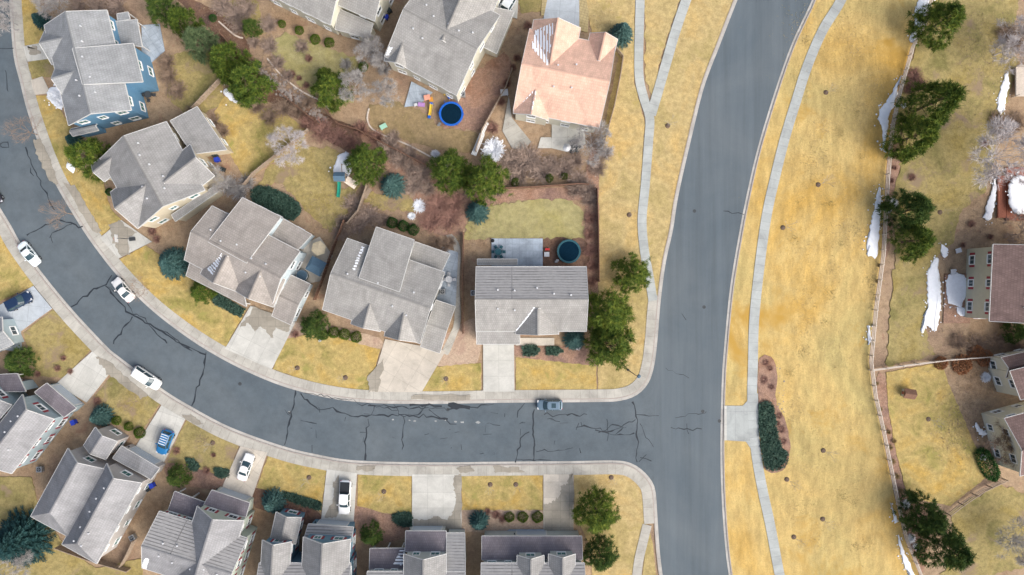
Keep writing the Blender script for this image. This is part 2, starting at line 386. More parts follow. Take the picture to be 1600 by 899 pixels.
# driveways
for nm, pts, mt in [
    ('driveway', [(37,73),(64,68),(82,92),(44,97)], 'drive'), ('driveway', [(49,126),(67,120),(80,146),(55,149)], 'drive_tan'),
    ('driveway', [(157,372),(190,344),(238,378),(186,404)], 'drive'), ('driveway', [(352,545),(392,478),(462,504),(425,577)], 'drive'),
    ('driveway', [(577,612),(602,530),(697,548),(659,613)], 'drive_tan'), ('driveway', [(755,612),(755,528),(803,528),(804,612)], 'drive'),
    ('driveway', [(-40,500),(53,447),(82,482),(33,518),(35,550),(-10,545)], 'drive_grey'),
    ('driveway', [(145,549),(177,577),(136,629),(88,600)], 'drive'), ('driveway', [(253,633),(290,655),(257,722),(208,705)], 'drive'),
    ('driveway', [(376,697),(418,707),(390,790),(348,760)], 'drive_tan'), ('driveway', [(511,733),(558,739),(552,830),(500,830)], 'drive'),
    ('driveway', [(644,741),(720,741),(722,842),(644,842)], 'drive'), ('driveway', [(849,741),(896,741),(896,850),(849,850)], 'drive_tan'),
    ('driveway', [(858,-40),(907,-40),(905,45),(848,40)], 'drive_grey'), ('driveway', [(780,-30),(812,-30),(808,30),(780,22)], 'drive'),
    ('walkway', [(905,-10),(914,-10),(920,20),(918,52),(905,48)], 'pavers'), ('walkway', [(848,-10),(857,-10),(850,25),(845,25)], 'pavers'),
    ('walkway', [(806,528),(866,528),(866,540),(806,540)], 'drive_tan'), ('walkway', [(1131,634),(1135,634),(1135,688),(1131,688)], 'drive'),
    ('walkway', [(897,741),(897,832),(870,832),(885,790)][:0] or [(796,827),(850,827),(850,835),(780,835)], 'patio'),
    ('patio', [(768,373),(848,373),(848,425),(768,425)], 'patio'), ('patio', [(643,128),(676,145),(655,165),(632,168)], 'patio'),
    ('patio', [(862,185),(912,195),(915,225),(895,240),(862,232),(840,232),(845,215),(862,215)], 'drive'),
    ('patio', [(690,385),(716,395),(712,480),(680,470)], 'patio'), ('patio', [(470,385),(500,370),(520,400),(500,440),(470,445)], 'drive_tan'),
    ('patio', [(222,40),(250,38),(258,80),(235,100),(222,80)], 'patio'), ('patio', [(1476,430),(1515,428),(1515,505),(1473,505)], 'mulch'),
    ('patio', [(795,150),(800,185),(830,222),(820,235),(800,232),(785,205)], 'walk')]:
    slab(nm, W(pts), .155 if nm == 'driveway' else .165, M[mt], z0=0)
# damp stains left on the concrete
STAINS = [[(170,352),(188,345),(215,365),(200,372),(205,398),(190,400),(178,378)], [(375,512),(398,480),(458,504),(448,520),(430,512),(425,528),(408,510),(400,518),(388,505)],
    [(710,741),(721,741),(722,838),(646,838),(646,812),(668,812),(680,806),(700,812),(708,800),(712,780),(708,760)], [(889,741),(896,741),(896,845),(850,845),(850,788),(862,785),(874,776),(876,760),(886,757)],
    [(530,742),(520,755),(522,780),(506,808),(526,808),(532,790)], [(558,727),(586,727),(582,736),(557,735)], [(713,730),(733,728),(742,735),(720,739)], [(772,728),(810,730),(820,738),(772,738)],
    [(150,556),(166,562),(200,590),(232,618),(222,622),(190,600),(168,584),(156,566)], [(645,617),(735,617),(735,625),(640,625)], [(100,286),(118,290),(140,330),(160,360),(150,366),(126,330)],
    [(52,220),(64,218),(80,250),(92,290),(80,284),(62,250)], [(283,648),(300,648),(318,662),(305,664)], [(575,588),(600,560),(596,590),(590,612),(577,612)], [(42,75),(58,72),(66,84),(50,88)]]
for s in STAINS: slab('damp_patch', [p+Vector((R.gauss(0, .12), R.gauss(0, .12), 0)) for a, b in zip(W(s), W(s)[1:]+W(s)[:1]) for p in [a.lerp(b, k/6) for k in range(6)]], .172, M['damp'], Vector((1, 0, 0)), z0=.15)

# ------------------------------------------------------------------ lawns and beds
def lawn(pts, m, z=Z_L, jit=0.12, name='lawn'):
    if jit == 0: slab(name, W(pts), z, M[m], z0=0)
    else:
        q = W(pts); o = []
        for i in range(len(q)):
            a, b = q[i], q[(i+1) % len(q)]; k = max(1, int((b-a).length/.6))
            o += [a.lerp(b, t/k)+Vector((R.uniform(-jit, jit), R.uniform(-jit, jit), 0)) for t in range(k)]
        slab(name, o, z, M[m], z0=0)
for pts, m in [
    ([(31,-40),(62,-40),(60,0),(72,40),(64,68),(37,72)], 'lawn_gold'), ([(45,98),(80,93),(86,118),(67,120),(48,125)], 'lawn_olive'),
    ([(56,150),(80,148),(112,200),(114,240),(118,262),(160,275),(172,325),(190,343),(157,370),(128,318),(100,272),(80,222),(68,190)], 'lawn_gold'),
    ([(187,405),(228,384),(248,398),(300,438),(385,485),(352,543),(300,513),(262,485),(226,450)], 'lawn_gold'),
    ([(427,577),(440,530),(500,520),(594,546),(577,611),(530,608),(480,596)], 'lawn_gold'),
    ([(660,575),(752,567),(752,612),(658,612)], 'lawn_gold'), ([(806,558),(932,572),(932,609),(806,611)], 'lawn_gold'),
    ([(1009,-60),(1085,-60),(1065,-8),(1048,45),(1032,95),(1018,152),(1008,125),(1007,60)], 'lawn_pale'),
    ([(1,470),(53,447),(28,396),(-10,340),(-40,340),(-40,480)], 'lawn_gold'), ([(38,520),(84,484),(142,546),(100,590),(62,588),(45,550)], 'lawn_olive'),
    ([(180,580),(250,631),(218,680),(160,650),(148,620)], 'lawn_olive'), ([(292,657),(374,693),(357,748),(300,728),(262,722),(275,690)], 'lawn_olive'),
    ([(420,710),(510,734),(502,800),(450,775),(402,762)], 'lawn_gold'), ([(560,742),(643,742),(643,802),(605,802),(558,790)], 'lawn_gold'),
    ([(721,742),(848,742),(848,797),(722,797)], 'lawn_gold'), 
    ([(265,85),(325,80),(345,130),(352,160),(300,190),(262,150)], 'lawn_olive'), ([(352,150),(380,165),(440,172),(480,205),(470,230),(415,260),(385,285),(345,215),(335,175)], 'lawn_gold'),
    ([(420,262),(470,228),(520,232),(548,250),(530,300),(510,358),(470,320),(440,285),(400,290)], 'lawn_olive'),
    ([(418,75),(445,52),(500,72),(555,90),(565,112),(540,125),(555,160),(520,165),(470,135),(440,105)], 'lawn_green'),
    ([(340,0),(400,0),(415,50),(385,60),(350,25)], 'lawn_olive'),
    ([(578,165),(610,156),(660,175),(690,200),(748,210),(742,238),(690,236),(605,212),(580,195)], 'lawn_brown'), ([(700,145),(790,80),(800,110),(770,175),(748,205),(690,200)], 'mulch'),
    ([(725,373),(735,335),(760,322),(820,313),(895,313),(910,335),(912,373)], 'lawn_green'), ([(575,300),(640,308),(660,330),(600,328),(570,315)], 'lawn_olive'),
    ([(500,300),(560,290),(545,330),(515,365)], 'lawn_olive'),
    ([(805,-40),(850,-40),(848,20),(812,20)], 'lawn_olive'),
    ([(-20,745),(50,745),(60,790),(100,850),(150,888),(222,872),(228,960),(-20,960)], 'lawn_olive'),
    ([(1462,-40),(1600,-40),(1580,60),(1590,100),(1560,210),(1540,300),(1500,330),(1492,378),(1462,402),(1445,520),(1462,555),(1384,574),(1390,480),(1400,390),(1392,340),(1400,285),(1410,235),(1402,160),(1428,80)], 'lawn_olive'),
    ([(1384,582),(1470,566),(1482,600),(1520,690),(1548,740),(1484,790),(1418,778),(1398,700),(1388,640)], 'lawn_gold'),
    ([(1482,800),(1562,758),(1640,780),(1640,880),(1540,899),(1500,940),(1470,899),(1500,850)], 'lawn_olive')]:
    lawn(pts, m, jit=.10 if m == 'lawn_gold' or min(y for x, y in pts) > 400 and max(x for x, y in pts) < 1100 else .32)
# verge and corner lawns follow the kerb
lawn([(908,-60),(992,-60),(991,130),(1000,165),(1007,190),(1005,230),(999,330),(999,380),(1004,420),(1014,470),(1018,530),(1012,565),(1000,596),(972,616),(934,616),(933,540),(936,400),(936,240),(966,90),(925,52),(914,0)], 'lawn_pale')
vg = [p for p in pi_ if p.y > ys-1 and p.x > 0]
def off(path, d):
    o = []; n = len(path)
    for i, p in enumerate(path):
        t = path[min(n-1, i+1)]-path[max(0, i-1)]; t.z = 0; t.normalize(); o.append(p+Vector((-t.y, t.x, 0))*d)
    return o
slab('verge', off(vg, .6)+[q for q in off(lp2, -.5)[:-2]]+off([q for q in lp1 if q.y < P(0, 186).y], .4)[:-1], Z_L, M['lawn_pale'], z0=0)
FENCE = [(1466,-70),(1451,0),(1440,42),(1422,75),(1402,145),(1390,200),(1383,280),(1376,400),(1365,480),(1357,565),(1364,618),(1376,670),(1386,720),(1398,780),(1412,840),(1436,899),(1455,960)]
slab('park_lawn', off([p for p in pr_], .6)+W(FENCE)[::-1], Z_L, M['park'], z0=0)
kk = [p for p in po_ if p.x > P(896, 0).x and p.y < P(0, 722).y]
slab('corner_lawn', W([(897,800),(897,736),(930,733),(965,732),(985,740),(1004,756),(1014,780),(1012,818),(999,850),(988,899),(975,960),(925,960),(925,860)]), Z_L, M['lawn_pale'], z0=0)
slab('verge', W([(1014,826),(1020,850),(1025,899),(1034,960),(1000,960),(1003,905),(1007,870)]), Z_L, M['lawn_pale'], z0=0)
for pts, m in [([(300,0),(345,22),(385,62),(398,98),(440,135),(520,185),(560,200),(700,268),(700,300),(600,262),(520,225),(470,190),(410,150),(370,95),(330,50),(270,-10)], 'bark'),
    ([(918,250),(935,240),(935,450),(918,450),(914,340)], 'mulch'), ([(660,560),(700,520),(745,500),(745,566),(690,572)], 'gravel'), ([(650,300),(700,290),(730,320),(720,365),(680,365),(650,340)], 'mulch'),
    ([(1388,200),(1408,240),(1398,300),(1390,390),(1378,400),(1384,290)], 'mulch'), ([(1366,600),(1384,590),(1396,680),(1418,775),(1450,800),(1440,899),(1412,835),(1390,740)], 'mulch'),
    ([(1186,560),(1204,558),(1214,580),(1212,625),(1228,660),(1234,705),(1222,735),(1196,735),(1188,680),(1184,620)], 'mulch'),
    ([(400,762),(450,778),(500,802),(500,825),(420,800),(396,790)], 'bark'), ([(558,790),(605,804),(643,806),(643,835),(580,850),(556,830)], 'mulch'), ([(722,798),(848,798),(848,826),(728,830)], 'gravel'),
    ([(806,540),(930,545),(932,572),(806,556)], 'mulch'), ([(848,374),(912,374),(915,415),(848,418)], 'bark'), ([(560,200),(600,215),(690,262),(725,290),(700,300),(640,290),(585,250)], 'mulch'), ([(440,505),(520,510),(596,530),(594,546),(500,520),(440,530)], 'gravel'),
    ([(725,300),(760,300),(905,293),(915,310),(895,313),(820,313),(760,322),(735,340)], 'mulch'), ([(1465,560),(1600,540),(1600,590),(1520,640),(1545,735),(1510,680),(1480,600)], 'soil'),
    ([(300,728),(357,748),(350,765),(300,760),(262,745),(262,723)], 'mulch')]:
    slab('planting_bed', blob(pts, .12), .13 if pts[0] == (1186, 560) else Z_B, M[m], z0=0)

# tar-sealed cracks in the asphalt
cr = MB()
def crack(pts, wd=.13, jit=.16):
    q = W(pts); o = [q[0]]
    for a, b in zip(q, q[1:]):
        k = max(1, int((b-a).length/.7))
        for t in range(1, k+1): o.append(a.lerp(b, t/k)+Vector((R.gauss(0, jit), R.gauss(0, jit), 0)))
    ws = [wd*R.choice((.5, .8, 1, 1.2, 1.7))*R.uniform(.8, 1.2) for _ in o]
    nr = []
    for i in range(len(o)):
        d = (o[min(len(o)-1, i+1)]-o[max(0, i-1)]); d.normalize(); nr.append(Vector((-d.y, d.x, 0)))
    z = Vector((0, 0, Z_R+.014+R.uniform(0, .006)))
    for i in range(len(o)-1):
        cr.poly([o[i]+nr[i]*ws[i]/2+z, o[i]-nr[i]*ws[i]/2+z, o[i+1]-nr[i+1]*ws[i+1]/2+z, o[i+1]+nr[i+1]*ws[i+1]/2+z])
for c, wd in [([(322,551),(318,580),(304,620),(300,634)], .2), ([(462,610),(455,650),(445,695)], .2), ([(575,655),(571,690),(570,719)], .2), ([(630,650),(628,680),(631,702)], .16),
    ([(835,640),(833,680),(834,722)], .22), ([(988,628),(994,650),(997,690),(993,722)], .24), ([(827,675),(812,690),(806,722)], .18), ([(806,718),(860,719)], .12), ([(838,706),(895,701)], .1),
    ([(470,615),(480,628),(498,640),(520,640),(560,652),(600,648),(640,652),(680,650),(700,657)], .2), ([(476,614),(520,620),(560,630),(620,640)], .13), ([(575,634),(620,636),(700,640),(770,633)], .16),
    ([(500,645),(498,636)], .1), ([(585,634),(580,650)], .14), ([(615,632),(625,650),(660,648),(665,633)], .14), ([(540,652),(538,660)], .1), ([(670,640),(690,655),(710,662)], .14), ([(700,632),(730,637)], .6), ([(640,633),(690,634)], .3),
    ([(900,668),(930,668),(950,675),(975,665),(994,655)], .17), ([(930,672),(960,680),(990,680)], .15), ([(948,655),(950,690)], .12), ([(935,676),(958,664),(975,668),(962,677)], .13), ([(900,672),(905,662)], .12),
    ([(850,648),(920,648)], .15), ([(855,655),(875,657)], .1), ([(994,648),(1030,650)], .12), ([(1000,662),(1020,700)], .12), ([(1000,715),(1018,718)], .12), ([(998,722),(1012,712)], .1),
    ([(1055,653),(1085,646),(1105,643)], .12), ([(1048,668),(1075,670),(1098,672)], .12), ([(1073,662),(1074,680)], .1), ([(470,657),(492,662)], .1), ([(760,662),(780,665)], .1), ([(755,679),(768,681)], .08),
    ([(111,480),(125,470),(152,450),(165,445),(176,430)], .18), ([(165,447),(185,470),(205,492),(235,507),(265,527),(300,545),(322,556)], .22), ([(207,495),(190,520),(175,538)], .18), ([(168,448),(190,462),(207,490)], .12),
    ([(205,492),(225,497),(235,510),(250,530),(262,536)], .16), ([(245,515),(262,520),(300,548)], .12), ([(42,368),(90,341),(130,356)], .14), ([(78,372),(95,355),(112,348)], .14), ([(80,370),(84,382)], .12),
    ([(40,230),(55,270),(70,300),(85,325)], .14), ([(48,262),(52,276)], .12), ([(0,226),(12,222),(15,230),(5,232),(0,228)], .12), ([(0,76),(18,76)], .18), ([(8,110),(12,145)], .12),
    ([(1130,330),(1160,337)], .12), ([(1040,575),(1075,590)], .06), ([(820,630),(806,650)], .1), ([(905,700),(908,708)], .1), ([(445,640),(455,650)], .1), ([(1065,490),(1072,497)], .08)]:
    crack(c, wd*.95)
for _ in range(26):
    x = R.uniform(480, 1010); y = R.uniform(640, 712); a = R.choice([0, 0, pi/2]); L = R.uniform(4, 12)
    crack([(x, y), (x+L*cos(a), y+L*sin(a))], .07)
tag(cr.build('crack_sealant', M['tar']), kind='structure')
sp = MB()
for x, y, r in [(614,656,2),(648,658,2.5),(681,658,2),(712,659,3),(722,660,3),(747,660,4),(640,657,1.5),(696,657,1.5),(452,643,1.6)]:
    q = P(x, y); sp.poly([(q.x+cos(k)*r/9*R.uniform(.5, 1.3), q.y+sin(k)*r/14*R.uniform(.5, 1.3), Z_R+.02) for k in [j*pi/5 for j in range(10)]])
tag(sp.build('road_spill', M['chalk']), kind='structure')
mh = MB()
for x, y in [(1124,658),(1098,643),(700,640),(453,645),(1100,480),(1085,330),(375,600)]: mh.disc(P(x, y)+Vector((0, 0, Z_R)), .3, .012, 20)
tag(mh.build('manhole_cover', M['dark_metal']), kind='structure')

# ------------------------------------------------------------------ houses
for k, c in dict(grey=(.285, .28, .275), greyb=(.28, .29, .30), warm=(.33, .30, .275), pale=(.325, .315, .30), taupe=(.275, .275, .285)).items(): M['roof_'+k] = tile('roof_tile_'+k, c)
M['roof_orange'] = tile('roof_tile_orange', (.66, .43, .33), .06, line=.85)
M['roof_brown'] = tile('roof_tile_brown', (.215, .145, .13), .12, line=.7)
M['roof_dark'] = tile('roof_tile_damp', (.19, .17, .19), .08)  # partly wet tile, partly shade of slopes facing off the sun, in the colour
for k, c in dict(blue=(.12, .255, .39), cream=(.60, .53, .40), paleblue=(.50, .58, .62), ivory=(.60, .58, .48), offwhite=(.56, .55, .50), beige=(.50, .47, .37), slate=(.36, .44, .47),
                 greygreen=(.50, .55, .47), steel=(.13, .24, .32), mist=(.44, .47, .45), pinkgrey=(.46, .43, .41)).items(): M['wall_'+k] = siding('siding_'+k, c)
def stripes(name, col):
    g = NG(m_(name)); uv = g.coord('UV'); v = g.coord()
    br = g.n('ShaderNodeTexBrick'); br.offset = 0
    for k_, x_ in (('Scale', 1), ('Brick Width', 40), ('Row Height', .5), ('Mortar Size', .10), ('Mortar Smooth', .6)): br.inputs[k_].default_value = x_
    br.inputs['Color1'].default_value = col+(1,); br.inputs['Color2'].default_value = vary(col, 1.06)+(1,); br.inputs['Mortar'].default_value = vary(col, .5)+(1,)
    g.l(uv, br.inputs[0])
    x = g.mix('MIX', g.ramp(g.noise(.3, 4, .6, v, .4), [(.38, (.1,)*3), (.55, (1,)*3)]), vary(col, .95), br.outputs[0])
    x = g.mix('MULTIPLY', 1, x, g.ramp(g.noise(1.5, 5, .7, v), [(.3, (.88,)*3), (.7, (1.1,)*3)]))
    g.bump(br.outputs['Fac'], .5, .04); return g.done(x, .85, .25)
M['roof_striped'] = stripes('roof_tile_striped', (.36, .35, .345))
class House:
    def __init__(s, label, roof, wall, shutter=None, glass='glass', trim='trim'):
        s.roof = M[roof]; s.wall = M[wall]; s.sh = shutter and M[shutter]; s.gl = M[glass]; s.trim = M[trim]
        s.root = None; s.label = label; s.R = MB(); s.RD = MB(); s.RS = MB(); s.st = False; s.Wl = MB(); s.F = MB(); s.wings = []; s.walls = []; s.k = 0
    def tops(s, polys, dark=False):
        s.k += 1; dz = Vector((0, 0, .004*s.k)); T = .2
        edges = {}
        for p in polys:
            p = [q+dz for q in p]; n = (p[1]-p[0]).cross(p[2]-p[0])
            if n.z < 0: p = p[::-1]; n = -n
            n.normalize()
            t = Vector((0, 0, 1)).cross(n)
            t = Vector((1, 0, 0)) if t.length < 1e-4 else t.normalized()
            u = n.cross(t)
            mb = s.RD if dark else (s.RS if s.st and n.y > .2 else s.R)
            mb.poly(p, [(q.dot(t), q.dot(u)) for q in p])
            s.R.poly([q-Vector((0, 0, T)) for q in p][::-1])
            for a, b in zip(p, p[1:]+p[:1]):
                ka = tuple(round(x, 3) for x in a); kb = tuple(round(x, 3) for x in b)
                if (kb, ka) in edges: edges.pop((kb, ka))
                else: edges[(ka, kb)] = (a, b)
        for a, b in edges.values():
            d = (b-a); d.z = 0
            if d.length < .05: continue
            d.normalize(); o = Vector((d.y, -d.x, 0))*.05
            s.F.bar(a+o*.7-Vector((0, 0, .095)), b+o*.7-Vector((0, 0, .095)), .07, .23)
    def wallpoly(s, base, tops):
        """base: two ground points, tops: list of points over them"""
        s.Wl.poly([base[0], base[1]]+tops)
    def G(s, p0, p1, p2, he, rise, hip='', oh=.35, win=True, dark=False, ext=0):
        a, b, c = P(*p0, he), P(*p1, he), P(*p2, he)
        u = (b-a).normalized(); v = (c-b)-u*(c-b).dot(u); Wd = v.length; v.normalize(); L = (b-a).length
        c0, c1, c2, c3 = a, b, b+v*Wd, a+v*Wd
        up = Vector((0, 0, rise)); h0 = Wd/2 if '0' in hip else 0; h1 = Wd/2 if '1' in hip else 0
        r0 = a+v*Wd/2+u*h0+up; r1 = b+v*Wd/2-u*h1+up
        polys = [[c0, c1, r1, r0], [c2, c3, r0, r1]]
        if h0: polys.append([c3, c0, r0])
        if h1: polys.append([c1, c2, r1])
        s.tops(polys, dark)
        s.R_ridge(r0, r1)
        zt = he+rise*oh/(Wd/2)-.22
        q = [Vector((p.x, p.y, 0)) for p in (a+u*oh+v*oh, b-u*oh+v*oh, b-u*oh+v*(Wd-oh), a+u*oh+v*(Wd-oh))]
        up2 = lambda p: Vector((p.x, p.y, zt))
        for i in range(4):
            x, y = q[i], q[(i+1) % 4]; tp = [up2(y), up2(x)]
            if i == 1 and not h1 or i == 3 and not h0:
                m = (x+y)/2; tp = [up2(y), Vector((m.x, m.y, he+rise-.22)), up2(x)]
            s.wallpoly((x, y), tp)
            s.walls.append((x, y, zt, win, i in (1, 3), he))
        s.wings.append(([p.copy() for p in q], zt))
    def R_ridge(s, a, b):
        s.R.bar(a+Vector((0, 0, .03+.004*s.k)), b+Vector((0, 0, .03+.004*s.k)), .24, .04)
    def S(s, h0, h1, l1, l0, zh, zl, oh=.3, win=False, dark=False, front=None):
        a, b, c, d = P(*h0, zh), P(*h1, zh), P(*l1, zl), P(*l0, zl)
        # make planar: keep c and d on the plane through a, b and the mean low level
        s.tops([[a, b, c, d]], dark)
        if front == 'canopy':
            for p in (a.lerp(c, .06), b.lerp(d, .06), c.lerp(a, .06), d.lerp(b, .06)): s.F.bar((p.x, p.y, 0), (p.x, p.y, p.z-.2), .14)
            return
        ce = (a+b+c+d)/4; q = []
        for p in (a, b, c, d):
            v = (ce-p); v.z = 0; q.append(p+v.normalized()*oh*1.3)
        if front == 'porch':
            for t in (.03, .5, .97):
                p = q[3].lerp(q[2], t); s.F.bar((p.x, p.y, 0), (p.x, p.y, p.z-.2), .22)
            q[2] = q[2].lerp(q[1], .45); q[3] = q[3].lerp(q[0], .45); 
        g0 = [Vector((p.x, p.y, 0)) for p in q]
        for i in range(4):
            j = (i+1) % 4; s.wallpoly((g0[i], g0[j]), [q[j]-Vector((0, 0, .25)), q[i]-Vector((0, 0, .25))])
        s.wings.append((g0, min(zh, zl)-.2))
        x, y = g0[2], g0[3]
        if front == 'garage': s.gar = getattr(s, 'gar', [])+[(x, y)]
        elif win or front == 'porch': s.walls.append((y, x, zl, True, False, zl))
    def inside(s, p, z, skip):
        for i, (q, zt) in enumerate(s.wings):
            if i == skip or zt < z: continue
            sg = [(q[(k+1) % 4]-q[k]).cross(p-q[k]).z for k in range(4)]
            if all(x > 0 for x in sg) or all(x < 0 for x in sg): return True
        return False
    def window(s, c, d, n, w, h, sh=True):
        """c centre on wall, d along wall, n outward"""
        f = MB(); t = .16; z = Vector((0, 0, 1))
        for k in (-1, 1):
            f.bar(c+d*(k*w/2)-z*(h/2)+n*.03, c+d*(k*w/2)+z*(h/2)+n*.03, t, .09, up=n)
            f.bar(c-d*(w/2+t/2)+z*(k*h/2)+n*.03, c+d*(w/2+t/2)+z*(k*h/2)+n*.03, t, .10, up=n)
        f.bar(c-z*h/2+n*.02, c+z*h/2+n*.02, .05, .06, up=n)
        f.bar(c-d*w/2-z*(h/2+.07)+n*.07, c+d*w/2-z*(h/2+.07)+n*.07, .06, .18, up=n)
        fo = f.build('window', M['white'], s.root)
        g = MB(); g.bar(c-d*w/2+n*.008, c+d*w/2+n*.008, h, .02, up=n) if False else g.poly([c-d*w/2-z*h/2+n*.012, c+d*w/2-z*h/2+n*.012, c+d*w/2+z*h/2+n*.012, c-d*w/2+z*h/2+n*.012])
        g.build('pane', s.gl, fo)
        if s.sh and sh:
            for k in (-1, 1):
                m = MB(); m.bar(c+d*(k*(w/2+.30))-z*h/2+n*.03, c+d*(k*(w/2+.30))+z*h/2+n*.03, .38, .06, up=n); m.build('shutter', s.sh, fo)
    def done(s, cat='house', name='house', vents=5):
        cx = sum((q[0].x+q[2].x)/2 for q, _ in s.wings)/len(s.wings); cy = sum((q[0].y+q[2].y)/2 for q, _ in s.wings)/len(s.wings)
        s.root = empty(name, (cx, cy, 0), 0, s.label, cat)
        off0 = Vector((cx, cy, 0))
        for b, nm, mt in ((s.R, 'roof', s.roof), (s.Wl, 'wall', s.wall), (s.F, 'roof_trim', s.trim)):
            if b.v: b.build(nm, mt, s.root)
        if s.RS.v: s.RS.build('rear_roof', M['roof_striped'], s.root)
        if s.RD.v: s.RD.build('porch_roof', M['roof_dark'], s.root)
        cen = sum((sum(q, Vector())/4 for q, _ in s.wings), Vector())/len(s.wings)
        nwin = 0
        for wi, (x, y, zt, win, end, he) in enumerate(s.walls):
            if not win: continue
            d = (y-x); L = d.length; d.normalize(); n = Vector((d.y, -d.x, 0))
            wing = [q for q, z_ in s.wings if (q[0]-x).length < .01 or (q[1]-x).length < .01 or (q[2]-x).length < .01 or (q[3]-x).length < .01]
            wc = sum(wing[0], Vector())/4 if wing else cen
            m = (x+y)/2
            if n.dot(m-wc) < 0: n = -n
            if n.dot(-m) < -2: continue
            nn = max(1, int((L-.8)/(2.3 if s.st else 2.9)))
            for z in ([1.5, he-1.0] if he > 4.6 else [1.45]):
                if z+.6 > zt: continue
                for i in range(nn):
                    c = x+d*(L*(i+.5)/nn)+Vector((0, 0, z))
                    if s.inside(c+n*.6, z+.3, -1) or s.inside(c+n*.6+d*.9, z+.3, -1) or s.inside(c+n*.6-d*.9, z+.3, -1): continue
                    s.window(c, d, n, 1.15 if i % 2 else 1.5, 1.25, sh=L > 3.5); nwin += 1
        for x, y in getattr(s, 'gar', []):
            d = (y-x); L = d.length; d.normalize(); n = Vector((d.y, -d.x, 0)); m = (x+y)/2
            if n.dot(m-cen) < 0: n = -n
            w = min(4.9, L-.9); g = MB()
            for k in range(4):
                z0 = .2+k*.54; g.bar(m-d*w/2+Vector((0, 0, z0+.25))+n*.03, m+d*w/2+Vector((0, 0, z0+.25))+n*.03, .07, .5)
            go = g.build('garage_door', M['door_grey'], s.root)
            f = MB()
            for k in (-1, 1): f.bar(m+d*k*(w/2+.1)+n*.03+Vector((0, 0, .1)), m+d*k*(w/2+.1)+n*.03+Vector((0, 0, 2.42)), .18, .1, up=n)
            f.bar(m-d*(w/2+.2)+n*.035+Vector((0, 0, 2.48)), m+d*(w/2+.2)+n*.035+Vector((0, 0, 2.48)), .18, .1, up=n); f.build('door_frame', s.trim, go)
            lm = MB(); lm.box(m+d*(w/2+.5)+n*.12+Vector((0, 0, 1.9)), (.18, .18, .3)); lm.build('porch_light', M['black'], s.root)
        # roof vents and pipes on top of the first wing, standing on its ridge side
        if s.vents:
            for p in s.vents:
                v = MB(); v.tube(p-Vector((0, 0, .3)), p+Vector((0, 0, .28)), .09, .09, 8); v.disc(p+Vector((0, 0, .26)), .15, .06, 10); v.build('roof_vent', M['vent'], s.root)
        # move children so that the root sits at the base
        for ch in s.root.children: ch.data.transform(Matrix.Translation(-off0))
        for ch in s.root.children:
            for g in ch.children: g.data.transform(Matrix.Translation(-off0))
        return s.root
    def vent_row(s, p0, p1, p2, he, rise, ts, side=.25):
        """positions on the slope near the ridge"""
        a, b, c = P(*p0, he), P(*p1, he), P(*p2, he); u = (b-a); un = u.normalized(); v = (c-b)-un*(c-b).dot(un)
        o = []
        for t in ts:
            f = side+R.uniform(-.06, .06); zz = rise*(1-abs(f-.5)*2)
            o.append(a+u*t+v*f+Vector((0, 0, zz)))
        return o
houses = {}
def H(key, label, roof, wall, shutter, ops, glass='glass', trim='trim', vents=(.2, .35, .55, .7, .85)):
    h = House(label, roof, wall, shutter, glass, trim)
    h.st = key in ('square', 'redtrim', 'steelblue', 'snowporch', 'longporch')
    for op, a, kw in ops: getattr(h, op)(*a, **kw)
    g0 = [a for op, a, kw in ops if op == 'G'][0]; rise = g0[4]
    h.vents = h.vent_row(*g0[:5], vents, .62)+h.vent_row(*g0[:5], vents[:2], .35) if vents else []
    houses[key] = h.done(); return h
def G(*a, **k): return ('G', a, k)
def S(*a, **k): return ('S', a, k)
H('blue', 'bright blue two storey house with grey tile roof, upper left beside the street', 'roof_greyb', 'wall_blue', None, [
    G((107,196),(69,40),(168,21),6.4,2.6), S((113,76),(129,132),(223,128),(208,68),9.05,6.0,win=True), G((124,92),(81,101),(70,48),5.8,2.2),
    G((150,143),(104,157),(83,105),5.8,2.5), S((184,68),(180,34),(214,31),(222,73),3.6,3.2,front='canopy'), G((114,213),(154,204),(149,193),3,.7,win=False),
    S((183,22),(200,19),(203,30),(184,33),3.3,3.3,front='canopy')], 'glass_teal')
H('cream', 'cream walled house with grey cross gabled roof, just below the blue house', 'roof_grey', 'wall_cream', None, [
    G((217,355),(157,248),(254,180),5.8,3.0), G((286,313),(335,275),(297,226),5.7,2.4), G((262,322),(215,357),(172,301),5.7,2.7), G((196,258),(163,284),(151,252),5.5,1.3),
    S((266,189),(301,241),(354,234),(308,167),4.9,4.0,win=True), S((268,336),(336,290),(340,300),(274,346),3.4,3.1,win=False)], 'glass_teal')
H('paleblue', 'taupe roofed house with pale blue walls and a snow filled roof valley', 'roof_warm', 'wall_paleblue', None, [
    G((425,477),(288,406),(324,318),5.8,2.6), S((325,378),(385,411),(439,339),(379,309),8.4,5.7,win=True), G((393,416),(373,457),(317,420),5.8,2.3), G((446,437),(427,480),(364,455),5.8,2.3),
    S((418,366),(465,391),(487,367),(441,341),4.0,3.4,win=True), S((300,400),(378,446),(385,479),(291,431),3.9,3.0,front='porch'), G((425,494),(455,508),(491,447),3.3,1.2)])
H('twogable', 'light grey roofed house with two small front gables above a wide tan driveway', 'roof_pale', 'wall_offwhite', None, [
    G((656,537),(504,484),(541,372),5.6,2.7), S((561,434),(624,456),(647,375),(588,355),8.15,5.5,win=True), G((604,480),(594,518),(549,503),5.5,1.7), G((660,494),(652,535),(602,517),5.5,2.0),
    S((639,407),(690,425),(703,397),(649,378),4.0,3.4,win=True), G((657,542),(687,552),(711,479),3.1,1.2)])
